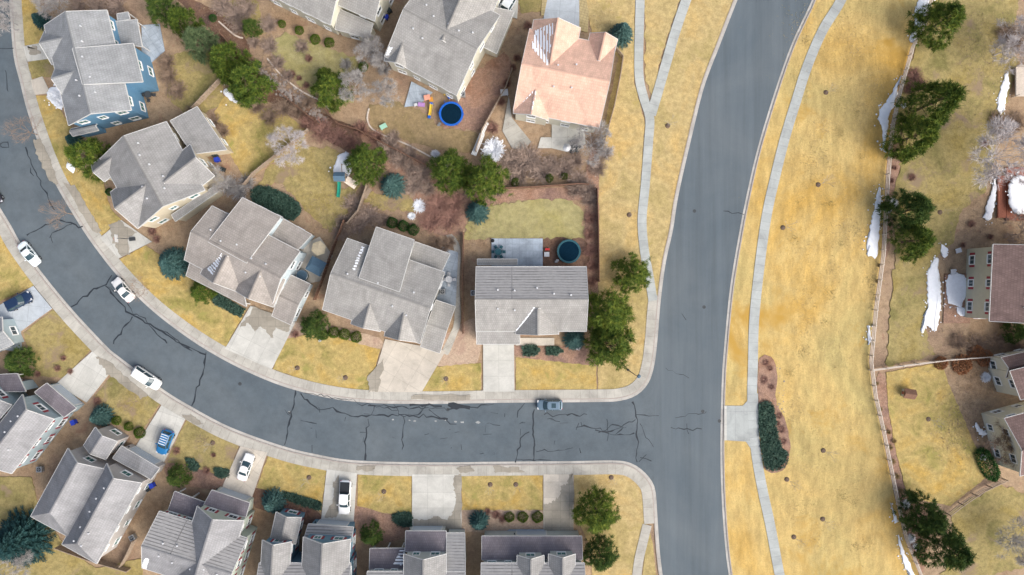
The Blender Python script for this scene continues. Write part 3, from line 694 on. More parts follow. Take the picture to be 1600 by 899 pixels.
H('square', 'square grey roofed house between the deck with the teal trampoline and a plain driveway', 'roof_pale', 'wall_offwhite', None, [
    G((744,518),(916,518),(916,417),5.6,2.8), S((744,508),(812,508),(812,538),(745,538),5.80,4.55,front='garage'), G((873,482),(873,522),(806,522),5.6,2.3), S((746,414),(808,414),(808,405),(746,405),3.2,3.0,front='canopy')])
H('toppale', 'ivory house with a long window row, cut off by the top edge above a lawn', 'roof_pale', 'wall_ivory', None, [
    G((400,-18),(516,39),(545,-18),6,2.3), G((500,-5),(585,33),(612,-35),6,2.5), S((529,14),(583,37),(576,60),(524,46),4.3,3.3,win=True)])
H('topgrey', 'large grey roofed house directly above the blue trampoline', 'roof_pale', 'wall_ivory', None, [
    G((601,88),(713,149),(770,18),6.2,3.0), G((738,92),(790,-28),(700,-62),6.0,3.0), G((642,110),(668,38),(628,18),5.7,1.7,hip='1'), S((752,72),(772,12),(803,18),(776,84),4.2,3.3)])
H('orange', 'house with pale orange tile roof streaked with snow, beside the forking path', 'roof_orange', 'wall_ivory', None, [
    G((802,173),(936,200),(967,73),5.6,3.0), G((893,125),(907,44),(834,31),5.65,2.6), G((955,105),(965,62),(922,53),5.5,1.8), G((868,132),(857,188),(802,177),5.6,1.6)], vents=(.4, .6))
H('brown', 'beige house with brown tile roof and red shutters, behind the snowy patio', 'roof_brown', 'wall_beige', 'red', [
    G((1546,502),(1552,382),(1690,388),7.0,2.6), S((1546,490),(1546,400),(1540,400),(1540,490),4,4)])
H('rightlow', 'beige gabled house cut off by the right edge, below the rust coloured shrubs', 'roof_brown', 'wall_ivory', None, [
    G((1595,625),(1578,580),(1680,540),6,2.2), G((1700,715),(1594,744),(1566,655),6.3,2.2), G((1700,560),(1572,590),(1560,560),4.4,1.2)], vents=None)
H('redshut', 'grey roofed house with red shuttered front gables, at the left edge below the street', 'roof_taupe', 'wall_slate', 'red', [
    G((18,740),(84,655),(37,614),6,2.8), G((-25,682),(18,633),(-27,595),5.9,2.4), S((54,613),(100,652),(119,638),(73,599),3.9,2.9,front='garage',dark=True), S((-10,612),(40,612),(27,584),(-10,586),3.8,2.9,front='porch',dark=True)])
H('greytwin', 'large taupe roofed house with two long parallel roofs, behind the blue car with roof rack', 'roof_taupe', 'wall_pinkgrey', None, [
    G((151,881),(221,755),(166,726),6,3.1,hip='0'), G((48,807),(106,701),(166,734),6,2.6,hip='0'), G((165,718),(183,690),(146,672),4.6,1.2), S((176,716),(236,749),(249,732),(190,697),4.0,2.9,front='garage')], 'glass_teal')
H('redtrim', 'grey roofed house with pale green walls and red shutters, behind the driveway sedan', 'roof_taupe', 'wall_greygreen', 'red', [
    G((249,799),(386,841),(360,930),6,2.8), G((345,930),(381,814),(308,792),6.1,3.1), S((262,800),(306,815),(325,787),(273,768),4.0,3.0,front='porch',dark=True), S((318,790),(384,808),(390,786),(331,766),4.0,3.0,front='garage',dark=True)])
H('steelblue', 'steel blue house with grey roof and a small front tower, behind the white pickup', 'roof_grey', 'wall_steel', 'red', [
    G((405,880),(548,880),(548,975),5.9,2.8), G((542,940),(547,843),(474,840),6.1,2.7), G((450,930),(455,847),(410,843),6,1.9), G((462,850),(471,809),(430,807),3.8,1.3), S((474,845),(549,847),(552,824),(482,819),4.1,3.0,front='garage')], 'glass_teal')
H('snowporch', 'off white house with snow on its dark porch roof, behind the widest driveway', 'roof_grey', 'wall_mist', None, [
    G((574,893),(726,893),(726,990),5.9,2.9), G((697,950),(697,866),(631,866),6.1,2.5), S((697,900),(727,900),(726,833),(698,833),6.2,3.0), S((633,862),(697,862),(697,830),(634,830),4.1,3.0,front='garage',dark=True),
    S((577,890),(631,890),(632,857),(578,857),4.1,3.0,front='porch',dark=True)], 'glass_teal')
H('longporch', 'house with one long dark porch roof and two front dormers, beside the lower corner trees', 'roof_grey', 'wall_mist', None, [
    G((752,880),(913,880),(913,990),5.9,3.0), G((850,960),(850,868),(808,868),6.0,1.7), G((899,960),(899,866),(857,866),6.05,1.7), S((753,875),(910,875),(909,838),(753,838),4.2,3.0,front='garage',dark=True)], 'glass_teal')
H('leftsliver', 'low blue grey garage corner cut off by the left edge, behind the dark blue car', 'roof_greyb', 'wall_slate', None, [
    G((-30,560),(21,538),(-8,500),3.3,1.2)], vents=None)

# ------------------------------------------------------------------ vegetation prototypes (unit crown radius 1, unit height 1 scaled per plant)
def quad_mesh(name, quads, mat):
    me = bpy.data.meshes.new(name); n = len(quads)
    me.vertices.add(n*4); me.vertices.foreach_set('co', [c for q in quads for p in q for c in p])
    me.loops.add(n*4); me.loops.foreach_set('vertex_index', list(range(n*4)))
    me.polygons.add(n); me.polygons.foreach_set('loop_start', list(range(0, n*4, 4))); me.polygons.foreach_set('loop_total', [4]*n)
    me.materials.append(mat); me.update(calc_edges=True); return me
def blade(p, d, L, wd, q):
    sd = d.cross(Vector((R.uniform(-1, 1), R.uniform(-1, 1), R.uniform(-1, 1))))
    if sd.length < 1e-5: return
    sd.normalize(); a = sd*wd/2; e = p+d*L
    q.append((p-a*.7, p+a*.7, e+a*.5, e-a*.5))
def rv():
    while True:
        v = Vector((R.uniform(-1, 1), R.uniform(-1, 1), R.uniform(-1, 1)))
        if .05 < v.length < 1: return v.normalized()
def pine_crown(seed, n=470, per=24, Rr=3.0, Hh=7.5, flat=.8):
    R.seed(seed); q = []; lob = [(R.uniform(0, 2*pi), R.uniform(.04, .10), R.randint(3, 9)) for _ in range(3)]
    nb = 15; br = [R.uniform(0, 2*pi) for _ in range(nb*4)]
    for i in range(n):
        t = R.random()**1.5*.97+.02; az = br[int(t*nb*4) % len(br)]+R.gauss(0, .16) if R.random() < .75 else R.uniform(0, 2*pi)
        rad = Rr*(1-t)**.62*(1+sum(a*sin(k*az+p) for p, a, k in lob))
        f = R.uniform(.3, 1.12)**.6; r = rad*f
        c = Vector((r*cos(az), r*sin(az), .9+t*(Hh-1.1)+R.gauss(0, .15)+f*.25)); o = Vector((cos(az), sin(az), .55)).normalized()
        cs = R.uniform(.75, 1.3)
        for _ in range(per):
            d = (rv()+o*.75).normalized(); blade(c+rv()*.12*cs, d, R.uniform(.25, .6)*cs, R.uniform(.05, .10), q)
    return q
def trunk_mesh(name, H, r, limbs=10, L=1.8, mat='bark_tree'):
    m = MB(); m.tube((0, 0, -.1), (0, 0, H*.85), r, r*.25, 8)
    for i in range(limbs):
        t = .2+.6*i/limbs; az = i*2.4; z = H*t
        m.tube((0, 0, z), (cos(az)*L*(1-t), sin(az)*L*(1-t), z+.35), r*.3, r*.1, 5)
    o = m.build(name, M[mat]); me = o.data; bpy.data.objects.remove(o); return me
def spruce_crown(seed, Rr=2.3, Hh=6.0):
    R.seed(seed); q = []; L = 17
    for i in range(L):
        t = i/L; n = int(17*(1-t)+4); ph = R.uniform(0, 6)
        for k in range(n):
            az = ph+2*pi*k/n+R.gauss(0, .06); ln = Rr*(1-t)**.85*R.uniform(.84, 1.08)+.12; o = Vector((cos(az), sin(az), 0)); sd = Vector((-o.y, o.x, 0))
            z0 = .35+t*(Hh-.5); m = int(6+ln*11)
            for j in range(m):
                f = (j+.5)/m; p = o*(ln*f)+Vector((0, 0, z0+.25*f-.15*f*f*ln+R.gauss(0, .03)))
                for sgn in (-1, 1):
                    d = (o*.8+sd*sgn*R.uniform(.3, .9)+Vector((0, 0, R.uniform(-.1, .5)))).normalized(); blade(p, d, .22+.28*(1-f)*min(1, ln), .09, q)
    return q
def leaf_ball(seed, n=1500, r=1.0, zf=.85, sz=.13):
    R.seed(seed); q = []
    for _ in range(n):
        v = rv(); v.z = abs(v.z); k = 1+.07*sin(5*v.x+seed)*cos(4*v.y); p = Vector((v.x*r*k, v.y*r*k, v.z*r*zf+.1))*R.uniform(.82, 1)
        d = (v+rv()*.8).normalized(); blade(p, d, sz*R.uniform(.7, 1.4), sz*.8, q)
    return q
def twig_tree(seed, Hh=5.0, spread=1.0, depth=5, r0=.09, first=5, fine=1.0, nb=13):
    R.seed(seed); q = []
    def seg(a, b, r1, r2):
        d = (b-a).normalized(); x = d.cross(Vector((.3, .5, .8))).normalized(); y = d.cross(x)
        for k in range(3):
            c1, s1, c2, s2 = cos(k*2.094), sin(k*2.094), cos((k+1)*2.094), sin((k+1)*2.094)
            q.append((a+(x*c1+y*s1)*r1, a+(x*c2+y*s2)*r1, b+(x*c2+y*s2)*r2, b+(x*c1+y*s1)*r2))
    def grow(p, d, L, r, dep):
        e = p+d*L; seg(p, e, r, r*.7)
        if dep == 0:
            for _ in range(nb): blade(e, (d+rv()*.9).normalized(), L*1.5, .03*fine, q)
            return
        for k in range(R.choice((2, 3, 3))):
            nd = (d+rv()*.55*spread+Vector((0, 0, .12))).normalized(); grow(e if k else p.lerp(e, .85), nd, L*R.uniform(.62, .85), r*.62, dep-1)
        blade(p.lerp(e, .6), (d+rv()).normalized(), L*.7, .03*fine, q)
    base = Vector((0, 0, Hh*.22)); seg(Vector((0, 0, -.05)), base, r0*1.3, r0)
    for k in range(first):
        az = k*2*pi/first+R.uniform(-.3, .3); el = .45+.5*R.random(); d = Vector((cos(az)*el*spread, sin(az)*el*spread, 1)).normalized()
        grow(base+Vector((0, 0, R.uniform(0, .15)*Hh)), d, Hh*.24, r0*.6, depth-1)
    return q
def twig_bush(seed, n=210, w=.036, up=.6):
    R.seed(seed); q = []
    for _ in range(n):
        az = R.uniform(0, 2*pi); d = Vector((cos(az), sin(az), R.uniform(.25, 1.6)*up)).normalized(); p = Vector((R.uniform(-.12, .12), R.uniform(-.12, .12), 0)); L = R.uniform(.25, .45)
        for k in range(3):
            blade(p, d, L, w*(1.3-k*.3), q); p = p+d*L; L *= .72; d = (d+rv()*.4).normalized()
            for _2 in range(2): blade(p, (d+rv()*.8).normalized(), L*.8, w*.7, q)
    return q
PROT = {}
def proto(key, crown, trunk, mats, crown_name='crown'):
    PROT[key] = [quad_mesh(crown_name, crown, M[mats[0]]), trunk, crown_name]
t1 = trunk_mesh('trunk', 7.5, .2); t2 = trunk_mesh('trunk', 6, .13, 8, .9)
pc = [pine_crown(s) for s in (3, 11, 29)]
for i, q in enumerate(pc):
    for mk in ('pine', 'pine_dark', 'pine_grey'):
        if i == 0 or mk == 'pine': proto(f'{mk}{i}', q, t1, [mk])
sq = spruce_crown(5); proto('spruce0', sq, t2, ['spruce']); proto('spruce_dark0', sq, t2, ['spruce_dark'])
st = trunk_mesh('stem', .9, .07, 5, .4)
lb = leaf_ball(2)
for mk in ('boxwood', 'boxdeep', 'juniper', 'pine_dark'): proto('ball_'+mk, lb, st, [mk], 'foliage')
tb = [twig_bush(4), twig_bush(9)]
for mk in ('twig_mauve', 'twig_red', 'twig_brown', 'twig_grey', 'twig_pale', 'straw'): proto('bush_'+mk, tb[len(mk) % 2], None, [mk], 'twigs')
proto('bush_snow', twig_bush(12, 420, .07, .8), None, ['snow'], 'twigs'); proto('bush_rust', leaf_ball(8, 700, 1, .7, .16)+twig_bush(14, 60), None, ['twig_rust'], 'foliage')
bt = [twig_tree(21, 5, 1.15, 5, .07, 7), twig_tree(33, 5, 1.3, 5, .07, 7), twig_tree(41, 5, .95, 3, .06, 4, .8, 3)]
for mk in ('twig_grey', 'twig_brown', 'twig_mauve', 'twig_pale'):
    for i in range(2): proto(f'tree_{mk}{i}', bt[i], None, [mk], 'branches')
proto('tree_thin', twig_tree(55, 5, 1.25, 4, .06, 6, .8, 4), None, ['twig_brown'], 'branches'); proto('sapling', bt[2], None, ['twig_grey'], 'branches')
R.seed(99)
BASE = {'pine': (3.0, 7.5), 'pine_': (3.0, 7.5), 'spruc': (2.3, 6.0)}
def plant(name, key, x, y, rpx, H, label, cat, group=None, ell=1.0, rz=None):
    """x, y: where its middle shows in the photo; rpx: crown radius there"""
    crown, trunk, cn = PROT[key]; hc = H*.5
    p = P(x, y, hc); r = rpx/PXM*(CAMH-hc)/CAMH
    if key.startswith('pine'): sx, sz = r/2.78, H/7.4
    elif key.startswith('spruce'): sx, sz = r/2.45, H/6.0
    elif key.startswith('ball'): sx, sz = r/1.05, H/.95
    elif key.startswith('tree'): sx, sz = r/2.9, H/5.0
    elif key == 'sapling': sx, sz = r/2.6, H/5.0
    else: sx, sz = r/1.0, H/1.0
    o = empty(name, (p.x, p.y, Z_B), R.uniform(0, 6) if rz is None else rz, label, cat, group); o.scale = (sx*ell, sx/ell, sz)
    link(bpy.data.objects.new(cn, crown), o)
    if trunk: link(bpy.data.objects.new(trunk.name.split('.')[0], trunk), o)
    return o
def ords(n, vertical=False):
    a = ('topmost', 'lowest', 'from top') if vertical else ('leftmost', 'rightmost', 'from left')
    nm = ['first', 'second', 'third', 'fourth', 'fifth', 'sixth', 'seventh', 'eighth', 'ninth', 'tenth', 'eleventh', 'twelfth', 'thirteenth', 'fourteenth', 'fifteenth', 'sixteenth']
    return ['only'] if n == 1 else [a[0]]+[nm[i]+' '+a[2] for i in range(1, n-1)]+[a[1]]
def row(name, key, items, tmpl, cat, group, H=1.0, vertical=None):
    """tmpl has {} where the ordinal goes; order is measured"""
    if vertical is None: vertical = max(i[1] for i in items)-min(i[1] for i in items) > max(i[0] for i in items)-min(i[0] for i in items)
    it = sorted(items, key=lambda i: i[1] if vertical else i[0]); od = ords(len(it), vertical)
    for k, i in enumerate(it):
        h = i[3] if len(i) > 3 else H
        plant(name, i[4] if len(i) > 4 else key, i[0], i[1], i[2], h, tmpl.format(od[k]), cat, group)
# evergreens
row('pine_tree', 'pine1', [(252,12,24,7,'pine_dark0'),(283,33,21,6.5),(310,64,24,7,'pine_grey0'),(352,93,26,7),(388,128,33,8,'pine2'),(358,112,20,6,'pine0')], '{} of the evergreens lined up beside the dark drainage bed', 'pine tree', 'pines beside the drainage bed')
for a in [('pine_dark0',391,42,13,4,'small dark evergreen across the brown drainage bed from the pine line'),('pine1',516,138,27,7,'pine tree on the lawn edge below the ivory house'),
    ('pine2',138,246,30,9,'green pine with snow at its foot, between the blue house and the cream house'),('pine0',571,254,30,8,'round green pine beside the snow covered play area'),
    ('pine2',700,264,31,8,'left one of two touching pines below the snow covered shrub'),('pine1',758,282,32,8,'right one of two touching pines below the snow covered shrub'),
    ('pine1',990,428,27,6,'yellow green pine standing alone beside the winding path'),('pine0',950,490,37,9,'upper one of two big pines beside the square grey roofed house'),
    ('pine2',955,541,38,8.5,'lower one of two big pines beside the square grey roofed house'),('pine0',932,802,33,8,'big round pine on the corner lawn below the junction'),
    ('pine_dark0',938,868,26,7,'dark pine below the big round corner pine, beside the long porch house'),('pine_dark0',491,511,21,4,'dark round evergreen at the corner of the light grey roofed house'),
    ('pine1',314,456,17,3,'low green conifer in front of the taupe roofed house'),('pine0',1468,36,34,10,'pine against the park fence at the top edge'),
    ('pine1',1460,160,36,12,'tall pine above its twin, beside the park fence in the upper right'),('pine2',1430,212,33,10.5,'pine just below the tallest pine, beside the park fence in the upper right'),
    ('pine_dark0',1424,328,32,9,'dark green pine with snow to its left, above the yellow green pine'),('pine2',1430,376,29,8,'yellow green pine just below the dark green one, near the long snow drift'),
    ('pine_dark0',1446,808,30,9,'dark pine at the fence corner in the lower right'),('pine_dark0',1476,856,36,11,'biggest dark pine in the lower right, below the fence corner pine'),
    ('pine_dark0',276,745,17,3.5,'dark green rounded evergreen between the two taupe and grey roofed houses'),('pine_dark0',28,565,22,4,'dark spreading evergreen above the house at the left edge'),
    ('pine_dark0',580,836,17,4.5,'narrow dark evergreen between the steel blue house and its neighbour'),('pine_dark0',1588,519,16,4,'dark evergreen below the brown roofed house at the right edge'),
    ('pine1',506,118,13,3.5,'small yellow green pine touching the larger pine below the ivory house')]:
    plant('pine_tree', a[0], a[1], a[2], a[3], a[4], a[5], 'pine tree')
for a in [('spruce0',973,49,21,6,'blue spruce beside the garden fence of the orange roofed house'),('spruce0',266,411,28,5,'wide blue spruce on the front lawn of the taupe roofed house'),
    ('spruce0',612,288,22,5,'blue spruce beside the round green pine behind the play area'),('spruce0',746,330,20,4,'blue spruce at the left end of the curved back lawn'),
    ('spruce0',898,531,19,3.5,'small blue spruce with snow at its foot, in front of the square roofed house'),('spruce0',153,652,19,4,'blue spruce in front of the grey twin roofed house'),
    ('spruce0',424,787,21,4,'blue spruce beside the front tower of the steel blue house'),('spruce0',748,817,17,3.5,'blue spruce beside the row of round shrubs by the long porch'),
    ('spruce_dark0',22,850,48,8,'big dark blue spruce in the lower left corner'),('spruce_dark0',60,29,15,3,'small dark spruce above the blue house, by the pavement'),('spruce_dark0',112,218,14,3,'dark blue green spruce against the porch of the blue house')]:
    plant('spruce_tree', a[0], a[1], a[2], a[3], a[4], a[5], 'spruce')
# clipped and bushy shrubs
row('round_shrub', 'ball_boxdeep', [(612,348,9),(630,353,9),(646,359,9)], '{} of three deep green clipped shrubs behind the light grey house', 'shrub', 'clipped shrubs behind the light grey house', 1.4)
row('round_shrub', 'ball_boxwood', [(505,524,8),(521,520,9),(538,523,9),(556,527,9)], '{} of the bright shrubs before the light grey house', 'shrub', 'bright shrubs in front of the light grey house', 1.2)
row('round_shrub', 'ball_boxwood', [(796,809,8),(817,809,8.5),(840,809,9)], '{} of three round shrubs above the long porch', 'shrub', 'round shrubs above the long porch', 1.2)
row('round_shrub', 'ball_boxwood', [(440,37,6),(467,47,7),(492,61,8),(514,66,8)], '{} of the yellow green shrubs along the ivory house', 'shrub', 'shrubs along the ivory house', 1.2)
row('round_shrub', 'ball_boxwood', [(217,677,9),(200,667,7),(181,658,7)], '{} of three green shrubs between the blue spruce and the blue car', 'shrub', 'green shrubs by the blue car', 1.2)
row('round_shrub', 'ball_boxwood', [(567,104,8),(858,278,7),(805,284,7),(882,275,6)], '{} of the small green shrubs scattered in back gardens', 'shrub', 'scattered green shrubs', 1.2)
row('round_shrub', 'ball_boxdeep', [(170,300,6),(332,28,6),(402,100,6)], '{} of the small dark green shrubs on the upper left gardens', 'shrub', 'small dark shrubs', 1.0)
plant('round_shrub', 'ball_boxdeep', 1545, 727, 20, 1.6, 'long green shrub with snow on it, at the corner of the gold back lawn', 'shrub', ell=1.45, rz=radians(-62))
# juniper mats: leafy ground hugging shrubs
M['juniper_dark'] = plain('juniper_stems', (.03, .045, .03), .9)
def juniper(pts, label, hh=.55, mat='juniper', dens=60):
    pp = W(pts, .3); c = sum(pp, Vector())/len(pp); q = []
    xs = [p.x for p in pp]; ys_ = [p.y for p in pp]; n = int((max(xs)-min(xs))*(max(ys_)-min(ys_))*dens)
    def ins(x, y):
        r = False; j = len(pp)-1
        for i in range(len(pp)):
            if (pp[i].y > y) != (pp[j].y > y) and x < (pp[j].x-pp[i].x)*(y-pp[i].y)/(pp[j].y-pp[i].y)+pp[i].x: r = not r
            j = i
        return r
    for _ in range(n):
        x, y = R.uniform(min(xs), max(xs)), R.uniform(min(ys_), max(ys_))
        if not ins(x, y) or sin(x*2.9+1)*sin(y*2.3)+.5*sin(x*5.1+y*4) > 1.05: continue
        z = hh*(.75+.25*sin(x*2.1)*cos(y*1.7))*R.uniform(.7, 1)
        for _2 in range(3): v_ = rv(); v_.z *= .4; blade(Vector((x-c.x, y-c.y, z)), v_.normalized(), R.uniform(.18, .36), .13, q)
    o = empty('juniper', (c.x, c.y, Z_B), 0, label, 'juniper'); link(bpy.data.objects.new('foliage', quad_mesh('foliage', q, M[mat])), o)
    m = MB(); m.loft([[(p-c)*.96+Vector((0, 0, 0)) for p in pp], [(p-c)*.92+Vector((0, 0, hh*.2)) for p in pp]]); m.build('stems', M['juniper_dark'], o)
def sm(pts): return [((p.x*PXM)+800, 449.5-p.y*PXM) for p in smooth_path(W(pts), 1.0, True)]
juniper(sm([(392,300),(408,290),(440,300),(468,318),(472,330),(458,345),(432,338),(400,322)]), 'large dark juniper mat behind the taupe roofed house', .7)
juniper([(338,456),(384,484),(376,498),(330,472)], 'low juniper strip against the front of the taupe roofed house')
juniper(sm([(815,541),(838,539),(845,547),(838,556),(818,556)]), 'left one of two low juniper ovals beside the plain driveway')
juniper(sm([(853,543),(872,541),(882,549),(870,556),(853,555)]), 'right one of two low juniper ovals, nearer the small snowy spruce')
juniper(sm([(1186,632),(1206,630),(1212,650),(1214,672),(1222,700),(1232,708),(1228,728),(1208,736),(1196,732),(1188,690)]), 'long dark juniper bed beside the park path crossing', .6)
juniper(sm([(289,716),(300,716),(313,730),(306,738),(293,732)]), 'grey green juniper mat above the pale green walled house', .4)
juniper(sm([(334,731),(358,734),(358,746),(336,745)]), 'grey green juniper mat touching the driveway of the white sedan', .4)
juniper(sm([(612,805),(642,800),(643,822),(622,822)]), 'grey green juniper mat beside the widest driveway', .4)
juniper(sm([(445,768),(480,778),(503,785),(502,797),(470,790),(440,776)]), 'dark green juniper strip at the lower edge of the lawn beside the white pickup', .5, 'juniper')
# bare twiggy bushes
row('bare_bush', 'bush_twig_mauve', [(420,71,17),(433,97,15),(471,72,14),(418,38,18),(448,118,12),(396,66,12)], '{} of the mauve bushes left of the ivory house lawn', 'bush', 'mauve bushes by the oval lawn', 1.6)
row('bare_bush', 'bush_twig_red', [(482,91,8),(456,116,8),(467,122,6),(478,133,7)], '{} of the small red bushes on the ivory house lawn', 'bush', 'small red bushes on the oval lawn', 1.0)
row('bare_bush', 'bush_twig_red', [(502,203,24),(527,214,20),(563,201,16),(588,214,14),(480,193,16),(547,222,14)], '{} of the dark red bushes along the lower drainage bed', 'bush', 'dark red bushes along the drainage bed', 1.6)
row('bare_bush', 'bush_twig_mauve', [(607,232,24),(644,288,24),(660,270,20),(625,250,18),(668,295,16)], '{} of the mauve bushes between the round pine and the touching pines', 'bush', 'mauve bushes between the pines', 1.7)
row('bare_bush', 'bush_twig_mauve', [(551,318,20),(575,338,24),(556,352,20),(532,362,18),(598,345,14),(535,345,14)], '{} of the mauve bushes behind the light grey roofed house', 'bush', 'mauve bushes behind the light grey house', 1.7)
row('bare_bush', 'bush_twig_red', [(683,322,26),(702,340,26),(672,345,24),(710,318,20)], '{} of the rusty red bushes left of the curved lawn', 'bush', 'rusty red bushes left of the back lawn', 1.5)
row('bare_bush', 'bush_twig_mauve', [(800,250,24),(826,248,30),(845,266,26),(812,272,22),(862,258,20)], '{} of the big mauve bushes between the touching pines and the patio', 'bush', 'big mauve bushes below the orange house', 2.0)
row('bare_bush', 'bush_twig_mauve', [(905,282,22),(918,296,20),(922,312,16),(898,296,16)], '{} of the purple grey bushes above the curved lawn corner', 'bush', 'purple grey bushes at the lawn corner', 1.8)
row('bare_bush', 'bush_twig_red', [(923,341,13),(921,366,13),(922,392,14),(925,415,12),(926,440,10)], '{} of the red bushes right of the teal trampoline', 'bush', 'red bushes beside the trampoline fence', 1.3)
row('bare_bush', 'bush_twig_red', [(825,39,9),(808,90,8),(792,130,9),(783,159,9),(770,200,13),(802,105,7)], '{} of the red bushes left of the orange roofed house', 'bush', 'red bushes left of the orange house', 1.2)
row('bare_bush', 'bush_twig_brown', [(692,386,16),(703,378,12),(680,378,12)], '{} of the brown bushes beside the curved concrete path', 'bush', 'brown bushes beside the curved path', 1.3)
row('bare_bush', 'bush_twig_brown', [(259,96,17,2.0),(262,118,18),(275,140,20),(300,175,16),(330,190,18),(345,205,16)], '{} of the brown bushes right of the blue house', 'bush', 'brown bushes right of the blue house', 1.6)
row('bare_bush', 'bush_twig_grey', [(356,290,20),(372,300,18),(385,285,16)], '{} of the grey tangled bushes behind the cream house', 'bush', 'grey bushes behind the cream house', 1.8)
row('bare_bush', 'bush_twig_mauve', [(365,20,24),(345,8,20),(385,12,20),(372,42,16),(180,8,20),(150,10,18),(120,8,16)], '{} of the mauve grey bushes along the top edge', 'bush', 'bushes along the top edge', 1.8)
row('bare_bush', 'bush_twig_red', [(151,627,9),(109,581,6),(89,576,7),(98,560,6),(58,585,6)], '{} of the red bushes around the left edge driveways', 'bush', 'red bushes near the left driveways', 1.0)
row('bare_bush', 'bush_twig_red', [(275,705,8),(322,736,8),(333,712,5),(461,523,8),(237,362,9),(244,374,8)], '{} of the small red bushes scattered in front gardens', 'bush', 'scattered red bushes in front gardens', 1.0)
row('bare_bush', 'bush_twig_red', [(450,797,10),(463,802,10),(478,800,10),(438,800,8)], '{} of the pinkish bushes above the steel blue house tower', 'bush', 'pinkish bushes at the steel blue house', .9)
row('bare_bush', 'bush_twig_red', [(775,805,9),(785,812,8),(762,800,7)], '{} of the pinkish bushes above the long porch house', 'bush', 'pinkish bushes at the long porch', .9)
row('bare_bush', 'bush_twig_red', [(1430,118,17),(1424,138,14),(1440,132,14)], '{} of the purple red bushes beside the park fence pine', 'bush', 'purple red bushes at the park fence', 1.5)
row('bare_bush', 'bush_twig_red', [(1392,244,6),(1397,240,5),(1399,262,5),(1394,282,6),(1426,277,8),(1519,350,8),(1506,383,6),(1549,370,6),(1540,224,9)], '{} of the small red bushes beyond the park fence', 'bush', 'small red bushes beyond the park fence', .8)
row('rust_bush', 'bush_rust', [(1505,570,15),(1541,560,13),(1527,552,12),(1472,568,10),(1560,572,11)], '{} of the rust coloured bushes along the cross fence', 'bush', 'rust coloured bushes on the cross fence', 1.3)
row('bare_bush', 'bush_twig_brown', [(1530,540,22),(1560,535,22),(1580,560,18),(1500,535,18),(1590,545,16)], '{} of the brown leafless bushes below the snowy patio', 'bush', 'brown bushes below the snowy patio', 1.6)
row('bare_bush', 'bush_twig_red', [(1197,567,7),(1204,576,6),(1194,594,8),(1206,605,6),(1200,630,6),(1218,650,7),(1222,672,8),(1225,690,7),(1216,662,5)], '{} of the small reddish bushes in the park path bed', 'bush', 'small bushes in the park path bed', .6)
row('ornamental_grass', 'bush_straw', [(1380,328,4),(1378,352,4),(1374,415,4),(1372,440,4),(1371,468,4),(1366,508,4),(1365,538,4),(1371,600,4),(1376,640,5),(1382,668,5)], '{} of the small straw tufts behind the park fence', 'ornamental grass', 'straw tufts behind the park fence', .6)
row('ornamental_grass', 'bush_straw', [(1392,700,6),(1396,722,6),(1403,745,6),(1408,768,6),(1398,690,5),(1390,676,5)], '{} of the tan tufts left of the gold back lawn', 'ornamental grass', 'tan tufts beside the gold lawn', .8)
row('snowy_bush', 'bush_snow', [(771,234,21,1.7),(680,241,8,1.0),(655,322,12,.5),(643,338,7,.4)], '{} of the snow laden bushes around the touching pines', 'bush', 'snow laden bushes near the pines', 1.0)
row('snowy_bush', 'bush_snow', [(84,150,12,.8),(95,158,12,.7),(902,540,8,.5),(500,532,3,.3)], '{} of the snow laden clumps in front beds', 'bush', 'snow laden clumps in front beds', 1.0)
row('snowy_bush', 'bush_snow', [(1396,318,9,.6),(1388,328,6,.5),(1416,788,8,.7),(1424,842,8,.7),(1432,855,7,.6),(1537,715,6,.7),(1541,590,9,.8),(1412,165,5,.6)], '{} of the snow dusted bushes beyond the park fence', 'bush', 'snow dusted bushes beyond the park fence', 1.0)
row('bare_bush', 'bush_twig_grey', [(588,92,16),(575,75,14),(600,108,14),(556,118,16),(540,100,12)], '{} of the grey tangled bushes left of the large grey house', 'bush', 'grey bushes by the large grey house', 1.8)
row('bare_bush', 'bush_twig_brown', [(440,168,20),(420,182,18),(462,172,16),(400,165,16),(478,160,12)], '{} of the brown bushes along the middle drainage bed', 'bush', 'brown bushes along the middle drainage bed', 1.7)
row('bare_bush', 'bush_twig_mauve', [(880,262,22),(935,262,18),(945,240,16),(900,250,18),(930,222,14)], '{} of the mauve bushes below the orange house patio', 'bush', 'mauve bushes below the patio', 1.8)
row('bare_bush', 'bush_twig_mauve', [(780,300,10),(735,300,12),(640,262,14),(615,215,14),(640,240,16)], '{} of the mauve bushes around the board fence near the pines', 'bush', 'mauve bushes at the board fence', 1.4)
row('bare_bush', 'bush_twig_brown', [(1572,200,22),(1590,190,20),(1560,185,16),(1592,60,24),(1575,50,20)], '{} of the brown bushes around the upper right deck', 'bush', 'brown bushes at the upper right deck', 1.8)
